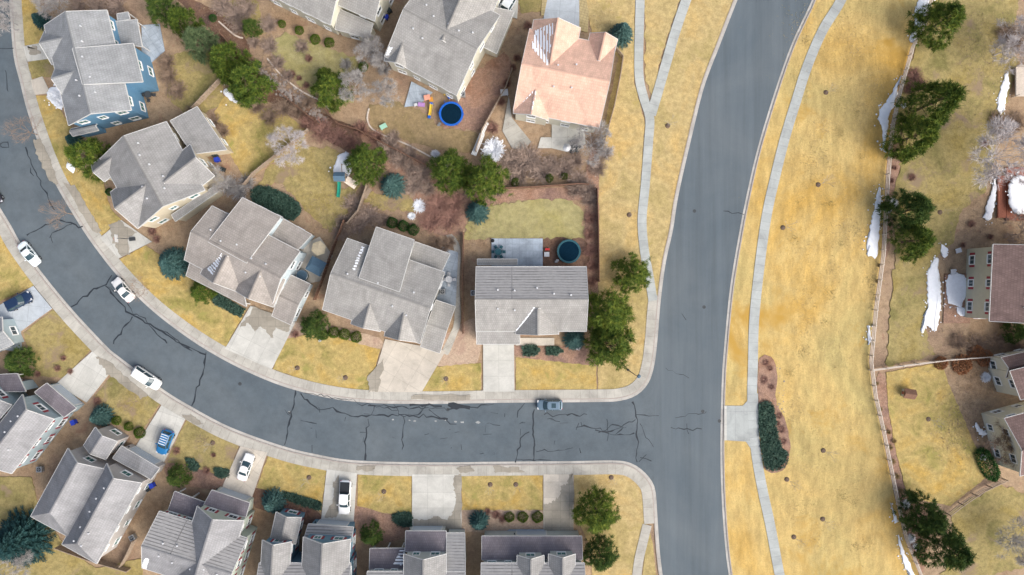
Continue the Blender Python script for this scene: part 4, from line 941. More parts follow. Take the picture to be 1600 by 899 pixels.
# leafless trees
for a in [('tree_twig_pale0',452,230,30,4.5,'leafless tree with frosted white twigs over the fence between two back lawns'),('tree_twig_grey0',555,140,24,6,'pale leafless tree beside the pine below the ivory house'),
    ('tree_twig_grey1',586,88,26,6,'pale leafless tree at the corner between the ivory house and the big grey house'),('tree_twig_grey1',604,150,22,5,'pale leafless tree left of the blue trampoline patio'),
    ('tree_twig_grey0',925,225,32,6,'spreading grey leafless tree beside the orange roofed house patio'),('tree_twig_pale0',1560,245,54,8,'large grey leafless tree above the red deck at the right edge'),
    ('tree_twig_pale1',1578,75,42,8,'large grey leafless tree near the top right corner'),('tree_thin',40,205,30,6,'leafless street tree overhanging the kerb beside the blue house'),
    ('tree_thin',96,332,26,6,'leafless street tree overhanging the kerb below the cream house'),('tree_thin',222,452,22,5,'leafless tree on the lawn beside the white van at the kerb'),
    ('tree_twig_grey0',10,30,26,6,'grey leafless tree in the top left corner over the street'),('tree_twig_grey1',82,10,24,5,'pale leafless tree beside the small dark spruce at the top edge'),
    ('tree_twig_brown0',1575,690,36,6,'brown leafless tree over the lower beige house at the right edge'),('tree_twig_grey1',1588,850,34,6,'grey leafless tree in the lower right corner'),
    ('tree_twig_mauve0',1600,365,36,6,'mauve leafless tree above the brown roofed house at the right edge'),('tree_twig_grey0',22,880,34,6,'grey leafless tree over the big dark spruce in the lower left corner'),
    ('tree_thin',205,630,20,4,'leafless tree on the lawn below the white van parked nearest the bend'),('tree_twig_grey1',340,285,22,5,'leafless tree beside the back corner of the cream house'),
    ('tree_thin',318,688,16,4,'thin leafless tree on the lawn between the blue car and the white sedan')]:
    plant('bare_tree', a[0], a[1], a[2], a[3], a[4], a[5], 'leafless tree')
# young park and lawn trees: thin stem in a dark mulch ring
ringm = MB(); ringm.loft([[(cos(k*.4488)*.55, sin(k*.4488)*.55, 0) for k in range(14)], [(cos(k*.4488)*.35, sin(k*.4488)*.35, .10) for k in range(14)]]); ro = ringm.build('mulch_ring', M['bark_tree']); RING = ro.data; bpy.data.objects.remove(ro)
def saplings(items, tmpl, group):
    items = sorted(items, key=lambda i: i[1]); od = ords(len(items), True)
    for k, (x, y, r) in enumerate(items):
        b = P(x, y); o = empty('young_tree', (b.x, b.y, Z_L+.04), R.uniform(0, 6), tmpl.format(od[k]), 'young tree', group)
        link(bpy.data.objects.new('mulch_ring', RING), o)
        c = link(bpy.data.objects.new('branches', PROT['sapling'][0]), o); c.scale = (r/3, r/3, r*.55); o.scale = (.8, .8, 1)
saplings([(1290,145,1.5),(1278,289,2.2),(1223,356,2.0),(1286,704,1.8),(1229,749,1.8),(1285,811,1.6),(1240,839,1.6),(1295,288,1)][:7], '{} young tree in a mulch ring on the wide park lawn', 'young park trees')
saplings([(1043,197,1.8),(983,336,1.4)], '{} young tree in a mulch ring on the main road verge', 'young verge trees')
saplings([(766,757,1.6),(806,757,1.5),(955,746,1.4),(483,746,1.5),(600,768,1.5),(333,692,1.5)], '{} young tree on the front lawns below the street', 'young trees below the street')
saplings([(697,592,1.6),(540,590,1.5),(465,575,1.5),(122,430,1.2),(1560,232,1.2),(1450,655,1.5),(1468,332,1)][:3], '{} young tree on the gold front lawns above the street', 'young trees above the street')
saplings([(1450,655,1.8),(1468,332,1.0)], '{} young tree on the back lawns beyond the park fence', 'young trees beyond the fence')

# ------------------------------------------------------------------ vehicles
def oval(x, hw, z0, z1, e=3.0, n=20, flat=.0):
    o = []
    for k in range(n):
        a = 2*pi*k/n; c, s_ = cos(a), sin(a)
        y = math.copysign(abs(c)**(2/e), c)*hw; z = (z0+z1)/2+math.copysign(abs(s_)**(2/e), s_)*(z1-z0)/2
        o.append((x, y, z))
    return o
def vehicle(name, kind, col, px, py, ang, label, L=4.7, cat='car', rackc=None):
    """ang: heading of the bonnet in photo degrees, 0 = right, 90 = up"""
    wd = .92 if kind in ('sedan', 'hatch') else 1.0; pm = paint('paint_'+name+str(abs(hash(label)) % 97 if False else len(_pl)), col)
    h = {'sedan': .98, 'hatch': 1.0, 'suv': 1.12, 'pickup': 1.15, 'van': 1.2}[kind]; rf = {'sedan': 1.45, 'hatch': 1.5, 'suv': 1.75, 'pickup': 1.85, 'van': 1.9}[kind]
    p = P(px, py, .8); z0 = Z_R if name == 'parked_car' and False else .02
    root = empty(name, (p.x, p.y, z0), radians(ang), label, cat)
    root.location.z = .17 if 'driveway' in label else .03
    X = L/2; hood = {'sedan': 1.35, 'hatch': 1.1, 'suv': 1.25, 'pickup': 1.35, 'van': 1.25}[kind]; boot = {'sedan': .95, 'hatch': .25, 'suv': .2, 'pickup': 2.1, 'van': .2}[kind]
    b = MB(); st_ = [(-X, .72, .42, h*.86), (-X+.12, .9, .3, h*.94), (-X+.5, 1, .24, h), (-X+1.2, 1, .22, h), (0, 1, .22, h), (X-1.3, 1, .22, h*.98), (X-.7, .98, .24, h*.90), (X-.25, .90, .28, h*.80), (X-.05, .74, .36, h*.70), (X, .6, .42, h*.6)]
    b.loft([oval(x, wd*f, a, c, 4) for x, f, a, c in st_]); b.build('body', pm, root, True)
    cx0, cx1 = -X+boot, X-hood                     # cabin along x
    sl_r, sl_f = (.75, .85) if kind == 'sedan' else (.35, .75)
    if kind == 'pickup': sl_r = .12
    g = MB()
    def rect(xa, xb, hw, z): return [(xa, -hw, z), (xa+.12, -hw-.04, z), ((xa+xb)/2, -hw-.05, z), (xb-.12, -hw-.04, z), (xb+.08, -hw*.6, z), (xb+.12, 0, z), (xb+.08, hw*.6, z), (xb-.12, hw+.04, z), ((xa+xb)/2, hw+.05, z), (xa+.12, hw+.04, z), (xa, hw, z), (xa-.05, 0, z)]
    g.loft([rect(cx0, cx1, wd*.88, h-.12), rect(cx0+sl_r*.15, cx1-sl_f*.1, wd*.87, h+.02), rect(cx0+sl_r, cx1-sl_f, wd*.70, rf-.05)]); g.build('windows', M['carglass'], root)
    r = MB(); ra, rb = cx0+sl_r-.06, cx1-sl_f+.04
    r.loft([rect(ra, rb, wd*.71, rf-.07), rect(ra, rb, wd*.715, rf-.03), rect(ra+.08, rb-.08, wd*.64, rf+.02), rect(ra+.3, rb-.3, wd*.4, rf+.035)])
    for s_ in (-1, 1):                             # pillars
        r.bar((cx1-.02, s_*wd*.86, h), (cx1-sl_f, s_*wd*.70, rf-.06), .08); r.bar((cx0+.03, s_*wd*.86, h), (cx0+sl_r, s_*wd*.70, rf-.06), .12 if kind != 'suv' else .2)
        r.bar(((cx0+cx1)/2, s_*wd*.93, h), ((cx0+cx1)/2-.05, s_*wd*.74, rf-.06), .09)
    r.build('roof', pm, root)
    if kind == 'pickup':
        t = MB(); t.box((-X+.12+(boot)/2, 0, h+.035), (boot-.25, wd*1.66, .07)); t.build('bed_cover', M['black'], root)
    if rackc:
        for k in range(5):
            t = MB(); x = ra+.15+(rb-ra-.3)*k/4; t.bar((x, -wd*.6, rf+.09), (x, wd*.6, rf+.09), .12, .04); t.build('rack_bar', M['white'], root)
        for s_ in (-1, 1):
            t = MB(); t.bar((ra+.1, s_*wd*.62, rf+.06), (rb-.1, s_*wd*.62, rf+.06), .05, .08); t.build('rack_rail', M['metal'], root)
    if kind == 'hatch':
        t = MB(); t.box(((ra+rb)/2, 0, rf+.04), (.75, .8, .02)); t.build('sunroof', M['carglass'], root)
    for sx in (X-.85, -X+.9):
        for s_ in (-1, 1):
            t = MB(); t.tube((sx, s_*(wd-.2), .33), (sx, s_*(wd+.02), .33), .34, .34, 18); w_ = t.build('tyre', M['rubber'], root)
            t = MB(); t.tube((sx, s_*(wd+.0), .33), (sx, s_*(wd+.035), .33), .21, .19, 14); t.build('rim', M['metal'], w_)
    for s_ in (-1, 1):
        t = MB(); t.box((X-.2, s_*wd*.66, h*.70), (.28, .34, .16)); t.build('headlight', M['vent'], root)
        t = MB(); t.box((-X+.07, s_*wd*.66, h*.78), (.12, .34, .18)); t.build('taillight', M['red'], root)
        t = MB(); t.box((cx1-.35, s_*(wd+.12), h+.06), (.16, .2, .14)); t.build('mirror', pm, root)
    return root
vehicle('parked_car', 'sedan', (.70, .76, .78), 45, 397, -52, 'silver white sedan parked at the left kerb, highest on the outer side of the bend', 4.7)
vehicle('parked_car', 'sedan', (.74, .73, .72), 192, 453, 130, 'cream white sedan parked at the inner kerb below the taupe roofed house', 4.7)
vehicle('parked_van', 'van', (.78, .78, .76), 229, 591, -34, 'long white sport utility van parked at the outer kerb near the first drain crack', 5.3, 'van')
vehicle('parked_car', 'suv', (.012, .028, .07), 30, 471, 27, 'dark navy car with black roof parked on the grey driveway at the left', 4.6)
vehicle('parked_car', 'suv', (.02, .16, .38), 258, 691, 249, 'bright blue car with white roof rack bars parked on a driveway', 4.4, rackc=True)
vehicle('parked_car', 'sedan', (.80, .80, .79), 384, 730, 71, 'white sedan parked on the narrow tan driveway', 4.8)
vehicle('pickup_truck', 'pickup', (.78, .79, .80), 539, 777, 267, 'white pickup with black bed cover parked on a driveway', 5.9, 'pickup')
vehicle('parked_car', 'hatch', (.13, .19, .25), 859, 633, 180, 'blue grey hatchback with sunroof parked at the kerb near the junction', 4.4)
vehicle('parked_car', 'suv', (.60, .64, .68), 797, 0, 60, 'pale car cut off by the top edge on a driveway beside the large grey house', 4.6)
vehicle('parked_car', 'sedan', (.02, .02, .03), -12, 300, -62, 'black car only just showing at the left edge of the street', 4.6)

# ------------------------------------------------------------------ snow
sn = MB()
def snow(pts, th=.12, z=.1, h=0):
    pp = [P(x, y, h) for x, y in pts]; pp = [p+Vector((R.gauss(0, .09), R.gauss(0, .09), 0)) for p in smooth_path(pp, .3, True)]
    c = sum(pp, Vector())/len(pp)
    for _ in range(int(len(pp)*.5)):
        p = R.choice(pp)+Vector((R.gauss(0, .45), R.gauss(0, .45), 0)); r_ = R.uniform(.06, .2); sn.loft([[Vector((p.x+cos(k*1.257)*r_*a_, p.y+sin(k*1.257)*r_*a_, z+b_)) for k in range(5)] for a_, b_ in ((1, 0), (.6, .05))])
    sn.loft([[Vector((p.x, p.y, z)) for p in pp], [Vector((p.x, p.y, z+th*.6)).lerp(Vector((c.x, c.y, z+th*.6)), .05) for p in pp], [Vector((p.x, p.y, z+th)).lerp(Vector((c.x, c.y, z+th)), .25) for p in pp]])
for a in [[(1441,-20),(1452,-20),(1449,15),(1438,45),(1424,68),(1421,58),(1428,42),(1428,20),(1435,0)], [(1408,118),(1402,135),(1398,160),(1388,180),(1384,210),(1379,235),(1377,200),(1371,186),(1376,170),(1390,150)],
    [(1373,292),(1376,320),(1374,350),(1370,400),(1363,402),(1355,398),(1354,375),(1360,350),(1366,320)], [(1463,402),(1466,425),(1470,460),(1466,500),(1460,518),(1446,508),(1440,522),(1438,508),(1448,480),(1448,450),(1450,420)],
    [(1571,115),(1577,130),(1572,150),(1566,176),(1557,174),(1560,150),(1565,130)], [(1553,278),(1556,300),(1551,330),(1545,345),(1537,342),(1540,320),(1548,300)], [(1391,786),(1395,795),(1402,815),(1398,818)], [(1402,836),(1406,848),(1416,870),(1428,899),(1420,899),(1408,870)],
    [(353,138),(360,142),(372,160),(366,161),(355,152),(350,146)], [(530,242),(545,240),(549,262),(545,276),(524,272),(522,262)], [(76,140),(90,136),(100,150),(98,170),(88,168),(77,155)], [(1357,508),(1360,530),(1357,540),(1355,520)],
    [(1470,380),(1480,392),(1478,402),(1470,398)], [(107,255),(118,262),(114,270),(104,262)], [(1523,660),(1530,668),(1542,678),(1536,682),(1525,674)]]:
    snow(a, .13, .2 if a[0][0] < 1500 and False else .14)
snow([(1480,430),(1506,431),(1510,460),(1504,470),(1500,480),(1488,476),(1479,470)], .06, .22); snow([(1492,480),(1514,484),(1512,494),(1498,492)], .05, .22)
snow([(1578,282),(1600,276),(1612,300),(1608,330),(1588,335),(1576,318)], .2, 1.25, 1.2)
tag(sn.build('snow', M['snow'], None, True), kind='stuff')
# snow lying in roof valleys, laid on the slope of the roof it lies on
dg = bpy.context.evaluated_depsgraph_get()
def roof_z(root, x, y):
    """height of the roof skin over a ground point"""
    best = 0
    for ch in root.children:
        if ch.name.split('.')[0] not in ('roof', 'porch_roof', 'rear_roof'): continue
        me = ch.data
        for pl in me.polygons:
            if pl.normal.z < .2: continue
            vs = [me.vertices[i].co+root.location for i in pl.vertices]
            if len(vs) > 4: continue
            ins = True; sgn = 0
            for a, b in zip(vs, vs[1:]+vs[:1]):
                c = (b.x-a.x)*(y-a.y)-(b.y-a.y)*(x-a.x)
                if sgn == 0 and abs(c) > 1e-9: sgn = 1 if c > 0 else -1
                elif c*sgn < -1e-9: ins = False; break
            if not ins: continue
            n = pl.normal; z = vs[0].z-((x-vs[0].x)*n.x+(y-vs[0].y)*n.y)/n.z
            best = max(best, z)
    return best
def roof_snow(root, pts, label_h, lines=0, dirn=None):
    """strips of snow following the courses"""
    pp = [P(x, y, label_h) for x, y in pts]; xs = [p.x for p in pp]; ys_ = [p.y for p in pp]
    def ins(x, y):
        r = False; j = len(pp)-1
        for i in range(len(pp)):
            if (pp[i].y > y) != (pp[j].y > y) and x < (pp[j].x-pp[i].x)*(y-pp[i].y)/(pp[j].y-pp[i].y)+pp[i].x: r = not r
            j = i
        return r
    st_ = .16; d = Vector(dirn).normalized() if dirn else None
    x = min(xs)
    while x < max(xs):
        y = min(ys_)
        while y < max(ys_):
            cx, cy = x+st_/2, y+st_/2
            ok = ins(cx, cy)
            if ok and d: ok = ((cx*d.x+cy*d.y)/.46) % 1 < .62+.15*sin(cx*3+cy*2)
            if ok:
                q = [(x, y), (x+st_, y), (x+st_, y+st_), (x, y+st_)]; zz = [roof_z(root, *a) for a in q]
                if min(zz) > 1 and max(zz)-min(zz) < .5: RS.poly([(a[0], a[1], z+.05) for a, z in zip(q, zz)])
            y += st_
        x += st_
HS = {k: v for k, v in houses.items()}
RS = MB()
roof_snow(HS['orange'], [(837,44),(866,38),(855,108),(830,74)], 7, 0, (1, 0)); roof_snow(HS['orange'], [(802,174),(836,140),(838,150),(830,182)], 6.8, 0, (1, 0))
roof_snow(HS['paleblue'], [(320,421),(351,396),(344,415),(335,430)], 7, 0, (.6, .8)); roof_snow(HS['snowporch'], [(615,880),(624,862),(631,860),(631,882)], 3.5, 0, (0, 1))
roof_snow(HS['redtrim'], [(215,892),(232,868),(238,870),(222,899)], 6.5); roof_snow(HS['greytwin'], [(50,802),(78,752),(82,756),(58,802)], 6.3); roof_snow(HS['greytwin'], [(84,742),(92,731),(94,736),(88,746)], 6.3)
roof_snow(HS['twogable'], [(558,490),(584,466),(584,470),(562,492)], 7); roof_snow(HS['twogable'], [(604,508),(630,484),(630,488),(608,511)], 7)
roof_snow(HS['square'], [(805,519),(834,480),(835,481),(809,520)], 7); roof_snow(HS['topgrey'], [(600,88),(608,76),(615,78),(608,88)], 6)
roof_snow(HS['twogable'], [(553,420),(564,385),(568,386),(557,424)], 6.5, 0, (.3, 1))
tag(RS.build('roof_snow', M['snow']), kind='stuff')

# ------------------------------------------------------------------ fences
FP = {}
def fence(pts, label, style='rail', hgt=1.4, mat='wood_pale', sp=2.6):
    q = W(pts); c = q[0].copy(); root = empty('fence', c, 0, label, 'fence')
    L = [0]
    for a, b in zip(q, q[1:]): L.append(L[-1]+(b-a).length)
    sp = max(sp, L[-1]/95); n = int(L[-1]/sp)
    key = (style, mat, hgt)
    if key not in FP:
        m = MB(); m.box((0, 0, hgt/2+.05), (.15, .15, hgt+.1)); m.box((0, 0, hgt+.12), (.2, .2, .05)); o = m.build('post', M[mat]); FP[key] = o.data; bpy.data.objects.remove(o)
    for k in range(n+1):
        s_ = L[-1]*k/n; i = max(j for j in range(len(q)-1) if L[j] <= s_+1e-6); t = (s_-L[i])/(L[i+1]-L[i]); p = q[i].lerp(q[i+1], t)
        o = link(bpy.data.objects.new('post', FP[key]), root); o.location = p-c
    if style == 'rail':
        for j, z in enumerate((.45, .9, hgt)):
            m = MB()
            for a, b in zip(q, q[1:]): m.bar(a-c+Vector((0, 0, z)), b-c+Vector((0, 0, z)), .09 if j < 2 else .14, .12)
            m.build('rail', M[mat], root)
    else:
        m = MB()
        for a, b in zip(q, q[1:]):
            k = max(1, int((b-a).length/.5))
            for t in range(k):
                m.bar(a.lerp(b, (t+.04)/k)-c+Vector((0, 0, hgt/2)), a.lerp(b, (t+.96)/k)-c+Vector((0, 0, hgt/2)), .04, hgt*R.uniform(.95, 1.02))
        m.build('boards', M[mat], root)
        m = MB()
        for a, b in zip(q, q[1:]): m.bar(a-c+Vector((0, 0, hgt+.06)), b-c+Vector((0, 0, hgt+.06)), .11, .05)
        m.build('cap_rail', M[mat], root)
fence(FENCE[1:-1], 'long pale rail fence between the wide park lawn and the right hand gardens')
fence([(1357,578),(1400,572),(1475,562),(1552,556)], 'straight cross fence between the olive lawn and the gold lawn on the right')
fence([(1478,802),(1500,785),(1530,765),(1566,748)], 'slanting fence with snow along it, below the gold lawn on the right', mat='wood')
for a in [([(786,296),(830,294),(905,289),(918,290)], 'brown board fence above the curved back lawn'), ([(932,296),(934,360),(935,440)], 'brown board fence right of the teal trampoline'),
    ([(498,160),(530,196),(560,205),(620,236),(690,272),(728,292)], 'brown board fence along the lower drainage bed'), ([(350,58),(384,96),(392,96)], 'short brown board fence at the upper drainage bed'),
    ([(725,365),(724,430),(724,520)], 'brown board fence between the light grey house and the square roofed house'), ([(540,346),(522,390),(505,440),(494,468)], 'brown board fence between the taupe roofed house and the light grey house'),
    ([(484,205),(450,232),(400,272),(385,290)], 'slanting fence dividing the gold back lawn from the olive one'), ([(350,125),(326,150),(305,172)], 'short fence between the olive lawn and the gold lawn near the pine line'),
    ([(744,238),(754,205),(772,172),(790,140),(800,112)], 'board fence between the blue trampoline garden and the orange roofed house'), ([(962,80),(972,92),(968,120),(958,170),(940,235)], 'thin fence along the right side of the orange roofed house'),
    ([(385,95),(420,130),(462,165),(500,196)], 'dark board fence along the middle of the drainage bed'), ([(575,292),(562,330),(545,350)], 'short board fence behind the three clipped shrubs'),
    ([(30,830),(70,800),(45,812)][:2], 'short fence at the back lawn in the lower left corner'), ([(95,852),(150,872),(205,888)], 'fence at the back of the lower left lawn below the twin roofed house'),
    ([(1366,582),(1372,625),(1386,690),(1398,745)][:0] or [(195,880),(205,862),(214,842)], 'short fence between the twin roofed house and its neighbour')]:
    fence(a[0], a[1], 'board', 1.6, 'wood_brown' if 'brown' in a[1] or 'dark' in a[1] else 'wood', 2.4)
for i, (pts, lb_) in enumerate([([(577,170),(574,185),(580,200),(600,212),(640,228),(690,255),(702,262)], 'pale curved edging along the brown lawn below the blue trampoline'), ([(418,92),(440,118),(470,142),(500,158),(515,172)], 'pale edging below the ivory house lawn'), ([(342,34),(368,56),(380,60)], 'pale edging at the upper drainage bed')]):
    pth = smooth_path(W(pts), .5); m = MB()
    for a, b in zip(pth, pth[1:]): m.bar(a+Vector((0, 0, .12)), b+Vector((0, 0, .12)), .25, .16)
    tag(m.build('garden_edging', M['wood_pale']), lb_, 'edging')

# ------------------------------------------------------------------ garden things
def thing(name, x, y, label, cat, z=.12, rz=0, group=None, h=0):
    p = P(x, y, h); return empty(name, (p.x, p.y, z), rz, label, cat, group)
def part(m, name, mat, root, **k): return m.build(name, M[mat] if isinstance(mat, str) else mat, root, **k)
def trampoline(x, y, r, padmat, label):
    t = thing('trampoline', x, y, label, 'trampoline', .08, h=1)
    m = MB(); m.disc((0, 0, .86), r*.84, .03, 40); part(m, 'jumping_mat', 'navy', t)
    m = MB(); n = 48
    m.loft([[(cos(2*pi*k/n)*a, sin(2*pi*k/n)*a, z) for k in range(n)] for a, z in ((r*.84, .88), (r*.84, .93), (r, .93), (r, .86))], cap=False); part(m, 'safety_pad', padmat, t)
    m = MB(); m.ring((0, 0, .84), r*.98, .04, 40); part(m, 'frame', 'metal', t)
    for k in range(6):
        a = k*pi/3; m = MB(); m.tube((cos(a)*r*.95, sin(a)*r*.95, 0), (cos(a)*r*.95, sin(a)*r*.95, .84), .035, .035, 8); part(m, 'leg', 'metal', t)
        m = MB(); m.tube((cos(a)*r*1.02, sin(a)*r*1.02, 0), (cos(a)*r*1.02, sin(a)*r*1.02, 2.4), .03, .03, 8); part(m, 'net_pole', padmat, t)
    m = MB(); m.box((-r*.95, -r*.75, .45), (.5, .35, .06)); m.box((-r*1.05, -r*.85, .22), (.5, .35, .05)); part(m, 'steps', 'metal', t)
M['navy'] = plain('navy_mesh', (.004, .018, .035), .95, .2, 4, spec=.02)
M['blue'] = plain('blue_vinyl', (.01, .11, .50), .5); M['teal'] = plain('teal_vinyl', (.02, .085, .11), .5); M['green'] = plain('green_plastic', (.02, .26, .18), .4)
M['yellow'] = plain('yellow_plastic', (.70, .50, .06), .4); M['salmon'] = plain('salmon_plastic', (.70, .33, .24), .5); M['lilac'] = plain('lilac_plastic', (.40, .22, .48), .5); M['mint'] = plain('mint_plastic', (.32, .55, .42), .5)
M['bin_blue'] = plain('bin_blue', (.02, .05, .42), .5); M['bin_black'] = plain('bin_black', (.02, .03, .035), .5); M['cream_cloth'] = plain('cream_canvas', (.60, .50, .34), .8); M['slateblue'] = plain('slate_blue_canvas', (.08, .14, .20), .8)
M['redp'] = plain('red_plastic', (.55, .04, .04), .5); M['orangep'] = plain('orange_plastic', (.60, .28, .05), .5)
trampoline(705, 178, 2.1, 'blue', 'round trampoline with bright blue safety pad'); trampoline(889, 393, 2.05, 'teal', 'round trampoline with dark teal safety pad beside the deck')
def wheelie_bin(x, y, mat, label, rz=0, group=None):
    t = thing('wheelie_bin', x, y, label, 'bin', .06, rz, group)
    m = MB(); m.box((0, 0, .5), (.62, .7, .9), taper=1.12); part(m, 'body', mat, t); m = MB(); m.box((0, .02, 1.0), (.72, .82, .08)); m.bar((-.3, -.42, .98), (.3, -.42, .98), .05); part(m, 'lid', mat, t)
    for k in (-1, 1): m = MB(); m.tube((k*.26, -.34, .12), (k*.34, -.34, .12), .12, .12, 10); part(m, 'wheel', 'rubber', t)
for a in [(604,29,'bin_blue','blue bin in the gap between the ivory house and the large grey house'),(609,20,'bin_black','black bin above the blue bin beside the large grey house'),(241,757,'bin_blue','blue bin beside the twin roofed house'),(234,762,'bin_black','black bin below the blue bin beside the twin roofed house'),
    (119,659,'bin_blue','blue bin beside the red shuttered house garage'),(342,251,'bin_blue','blue bin behind the cream house'),(350,266,'bin_black','black bin behind the cream house, beside the blue one'),(339,244,'bin_black','black bin above the blue bin behind the cream house')]: wheelie_bin(*a, rz=R.uniform(0, 3))
def ac_unit(x, y, label, rz=0):
    t = thing('air_conditioner', x, y, label, 'air conditioner', .06, rz)
    m = MB(); m.box((0, 0, .45), (.95, .95, .8)); part(m, 'casing', 'metal', t, bevel=.03); m = MB(); m.disc((0, 0, .85), .36, .03, 24); fo = part(m, 'fan_guard', 'dark_metal', t)
    m = MB()
    for k in range(4): a = k*pi/2; m.bar((0, 0, .89), (cos(a)*.3, sin(a)*.3, .89), .08, .02)
    part(m, 'fan_blade', 'metal', fo)
for a in [(740,458,'air conditioner at the left wall of the square roofed house'),(723,149,'air conditioner beside the large grey house near the blue trampoline'),(303,659,'air conditioner')][:2]+[(66,732,'dark topped air conditioner beside the red shuttered house'),(210,838,'air conditioner beside the lower right wall of the twin roofed house'),(740,103,'air conditioner at the right wall of the large grey house'),
    (692,456,'air conditioner in the side yard of the light grey house'),(377,865,'air conditioner between the pale green house and the steel blue house')]: ac_unit(*a, rz=R.choice([0, .5]))
def chair(x, y, rz, mat, label, group):
    t = thing('garden_chair', x, y, label, 'chair', .18, rz, group)
    m = MB(); m.box((0, 0, .42), (.5, .5, .06)); part(m, 'seat', mat, t); m = MB(); m.box((0, -.26, .68), (.5, .06, .5)); part(m, 'backrest', mat, t)
    for a in (-1, 1):
        for b in (-1, 1): m = MB(); m.bar((a*.22, b*.22, 0), (a*.22, b*.22, .42), .04); part(m, 'leg', 'dark_metal', t)
def patio_set(x, y, mat, where, n=6, r=.62, umb=None, tr=.6, q=1.0):
    t = thing('patio_table', x, y, 'round patio table '+where, 'table', .18)
    m = MB(); m.disc((0, 0, .7), tr, .04, 28); part(m, 'table_top', mat, t); m = MB(); m.tube((0, 0, 0), (0, 0, .7), .05); m.disc((0, 0, 0), .3, .04, 20); part(m, 'pedestal', 'dark_metal', t)
    dirs = ['right', 'upper right', 'upper left', 'left', 'lower left', 'lower right'] if n == 6 else ['right', 'upper', 'left', 'lower']
    for k in range(n):
        a = 2*pi*k/n; rr = (tr+.38)*PXM; chair(x+cos(a)*rr, y-sin(a)*rr, a+pi/2+pi, mat, f'{dirs[k]} chair at the patio table {where}', 'chairs at the table '+where)
patio_set(779, 394, 'teal', 'on the blue grey deck', 6); patio_set(897, 231, 'dark_metal', 'on the patio of the orange roofed house', 6); patio_set(702, 437, 'vent', 'right of the light grey house', 4); patio_set(235, 150, 'dark_metal', 'behind the blue house', 4)
def umbrella(x, y, r, mat, label, sides=6, h=2.4):
    t = thing('patio_umbrella', x, y, label, 'umbrella', .1, .3, h=h)
    m = MB(); m.tube((0, 0, 0), (0, 0, h+.1), .035); m.disc((0, 0, 0), .28, .1, 16); part(m, 'pole', 'metal', t)
    m = MB(); m.loft([[(cos(2*pi*k/sides)*a, sin(2*pi*k/sides)*a, z) for k in range(sides)] for a, z in ((r, h-.5), (r, h-.42), (.06, h+.08))]); part(m, 'canopy', mat, t)
umbrella(497, 388, 1.3, 'cream_cloth', 'cream patio umbrella beside the taupe roofed house'); umbrella(886, 230, .7, 'vent', 'small white umbrella on the patio of the orange roofed house', 8)
def canopy_shed(x, y, w_, d_, rz, label):
    t = thing('gazebo', x, y, label, 'gazebo', .15, rz, h=2.3)
    m = MB(); z = 2.3
    m.loft([[(-w_, -d_, z-.06), (w_, -d_, z-.06), (w_, d_, z-.06), (-w_, d_, z-.06)], [(-w_, -d_, z), (w_, -d_, z), (w_, d_, z), (-w_, d_, z)], [(-w_*.55, -.05, z+.5), (w_*.55, -.05, z+.5), (w_*.55, .05, z+.5), (-w_*.55, .05, z+.5)]]); part(m, 'canopy', 'slateblue', t)
    for a in (-1, 1):
        for b in (-1, 1): m = MB(); m.bar((a*w_*.9, b*d_*.9, 0), (a*w_*.9, b*d_*.9, z-.06), .08); part(m, 'post', 'dark_metal', t)
canopy_shed(494, 416, 1.4, 1.3, radians(-28), 'slate blue canopy beside the taupe roofed house')
t = thing('hot_tub', 474, 431, 'teal hot tub between the taupe roofed house and its blue canopy', 'hot tub', .1); m = MB(); m.disc((0, 0, 0), 1.0, .8, 28); part(m, 'shell', 'teal', t); m = MB(); m.disc((0, 0, .8), .95, .07, 28); part(m, 'cover', 'slateblue', t); m = MB(); m.ring((0, 0, .82), .97, .06); part(m, 'rim', 'metal', t)
t = thing('hot_tub', 1593, 304, 'round hot tub heaped with snow on the red deck', 'hot tub', .1); m = MB(); m.disc((0, 0, 0), 1.7, 1.1, 32); part(m, 'shell', 'wood_brown', t); m = MB(); m.ring((0, 0, 1.1), 1.68, .08); part(m, 'rim', 'vent', t)
# decks
def deck(pts, h, mat, label, rail=True, z0=.1):
    q = W(pts, 0); q = [P(x, y, h) for x, y in pts]; c = sum(q, Vector())/len(q); c.z = 0; t = empty('deck', c, 0, label, 'deck'); d = (q[1]-q[0]).normalized(); e = (q[3]-q[0]); n = int(e.length/.3)
    m = MB()
    for k in range(n):
        a = q[0].lerp(q[3], (k+.5)/n)-c; b = q[1].lerp(q[2], (k+.5)/n)-c; m.bar(a-Vector((0, 0, .03)), b-Vector((0, 0, .03)), e.length/n*.93, .05)
    part(m, 'boards', mat, t)
    m = MB()
    for a, b in zip(q, q[1:]+q[:1]): m.bar(a-c-Vector((0, 0, .16)), b-c-Vector((0, 0, .16)), .08, .2)
    part(m, 'frame', mat, t)
    for p in q: m = MB(); m.bar((p.x-c.x, p.y-c.y, 0), (p.x-c.x, p.y-c.y, h+(.9 if rail else -.1)), .12); part(m, 'post', mat, t)
    if rail:
        m = MB()
        for a, b in zip(q[:3], q[1:4]): m.bar(a-c+Vector((0, 0, .9)), b-c+Vector((0, 0, .9)), .1, .05); m.bar(a-c+Vector((0, 0, .45)), b-c+Vector((0, 0, .45)), .04, .05)
        part(m, 'railing', mat, t)
deck([(1560,340),(1560,275),(1572,275),(1572,340)], .5, 'wood_red', 'red stained deck walkway beside the snow heaped hot tub', False)
deck([(1573,344),(1573,262),(1640,262),(1640,344)], .1+.3, 'wood_red', 'wide red deck under the snow heaped hot tub', False)
deck([(1588,150),(1588,105),(1640,105),(1640,150)], .9, 'wood_pale', 'pale deck with railing at the right edge below the grey leafless tree')
deck([(1476,505),(1476,428),(1516,428),(1516,505)], .14, 'wood_brown', 'brown deck half covered by snow behind the beige house', False)
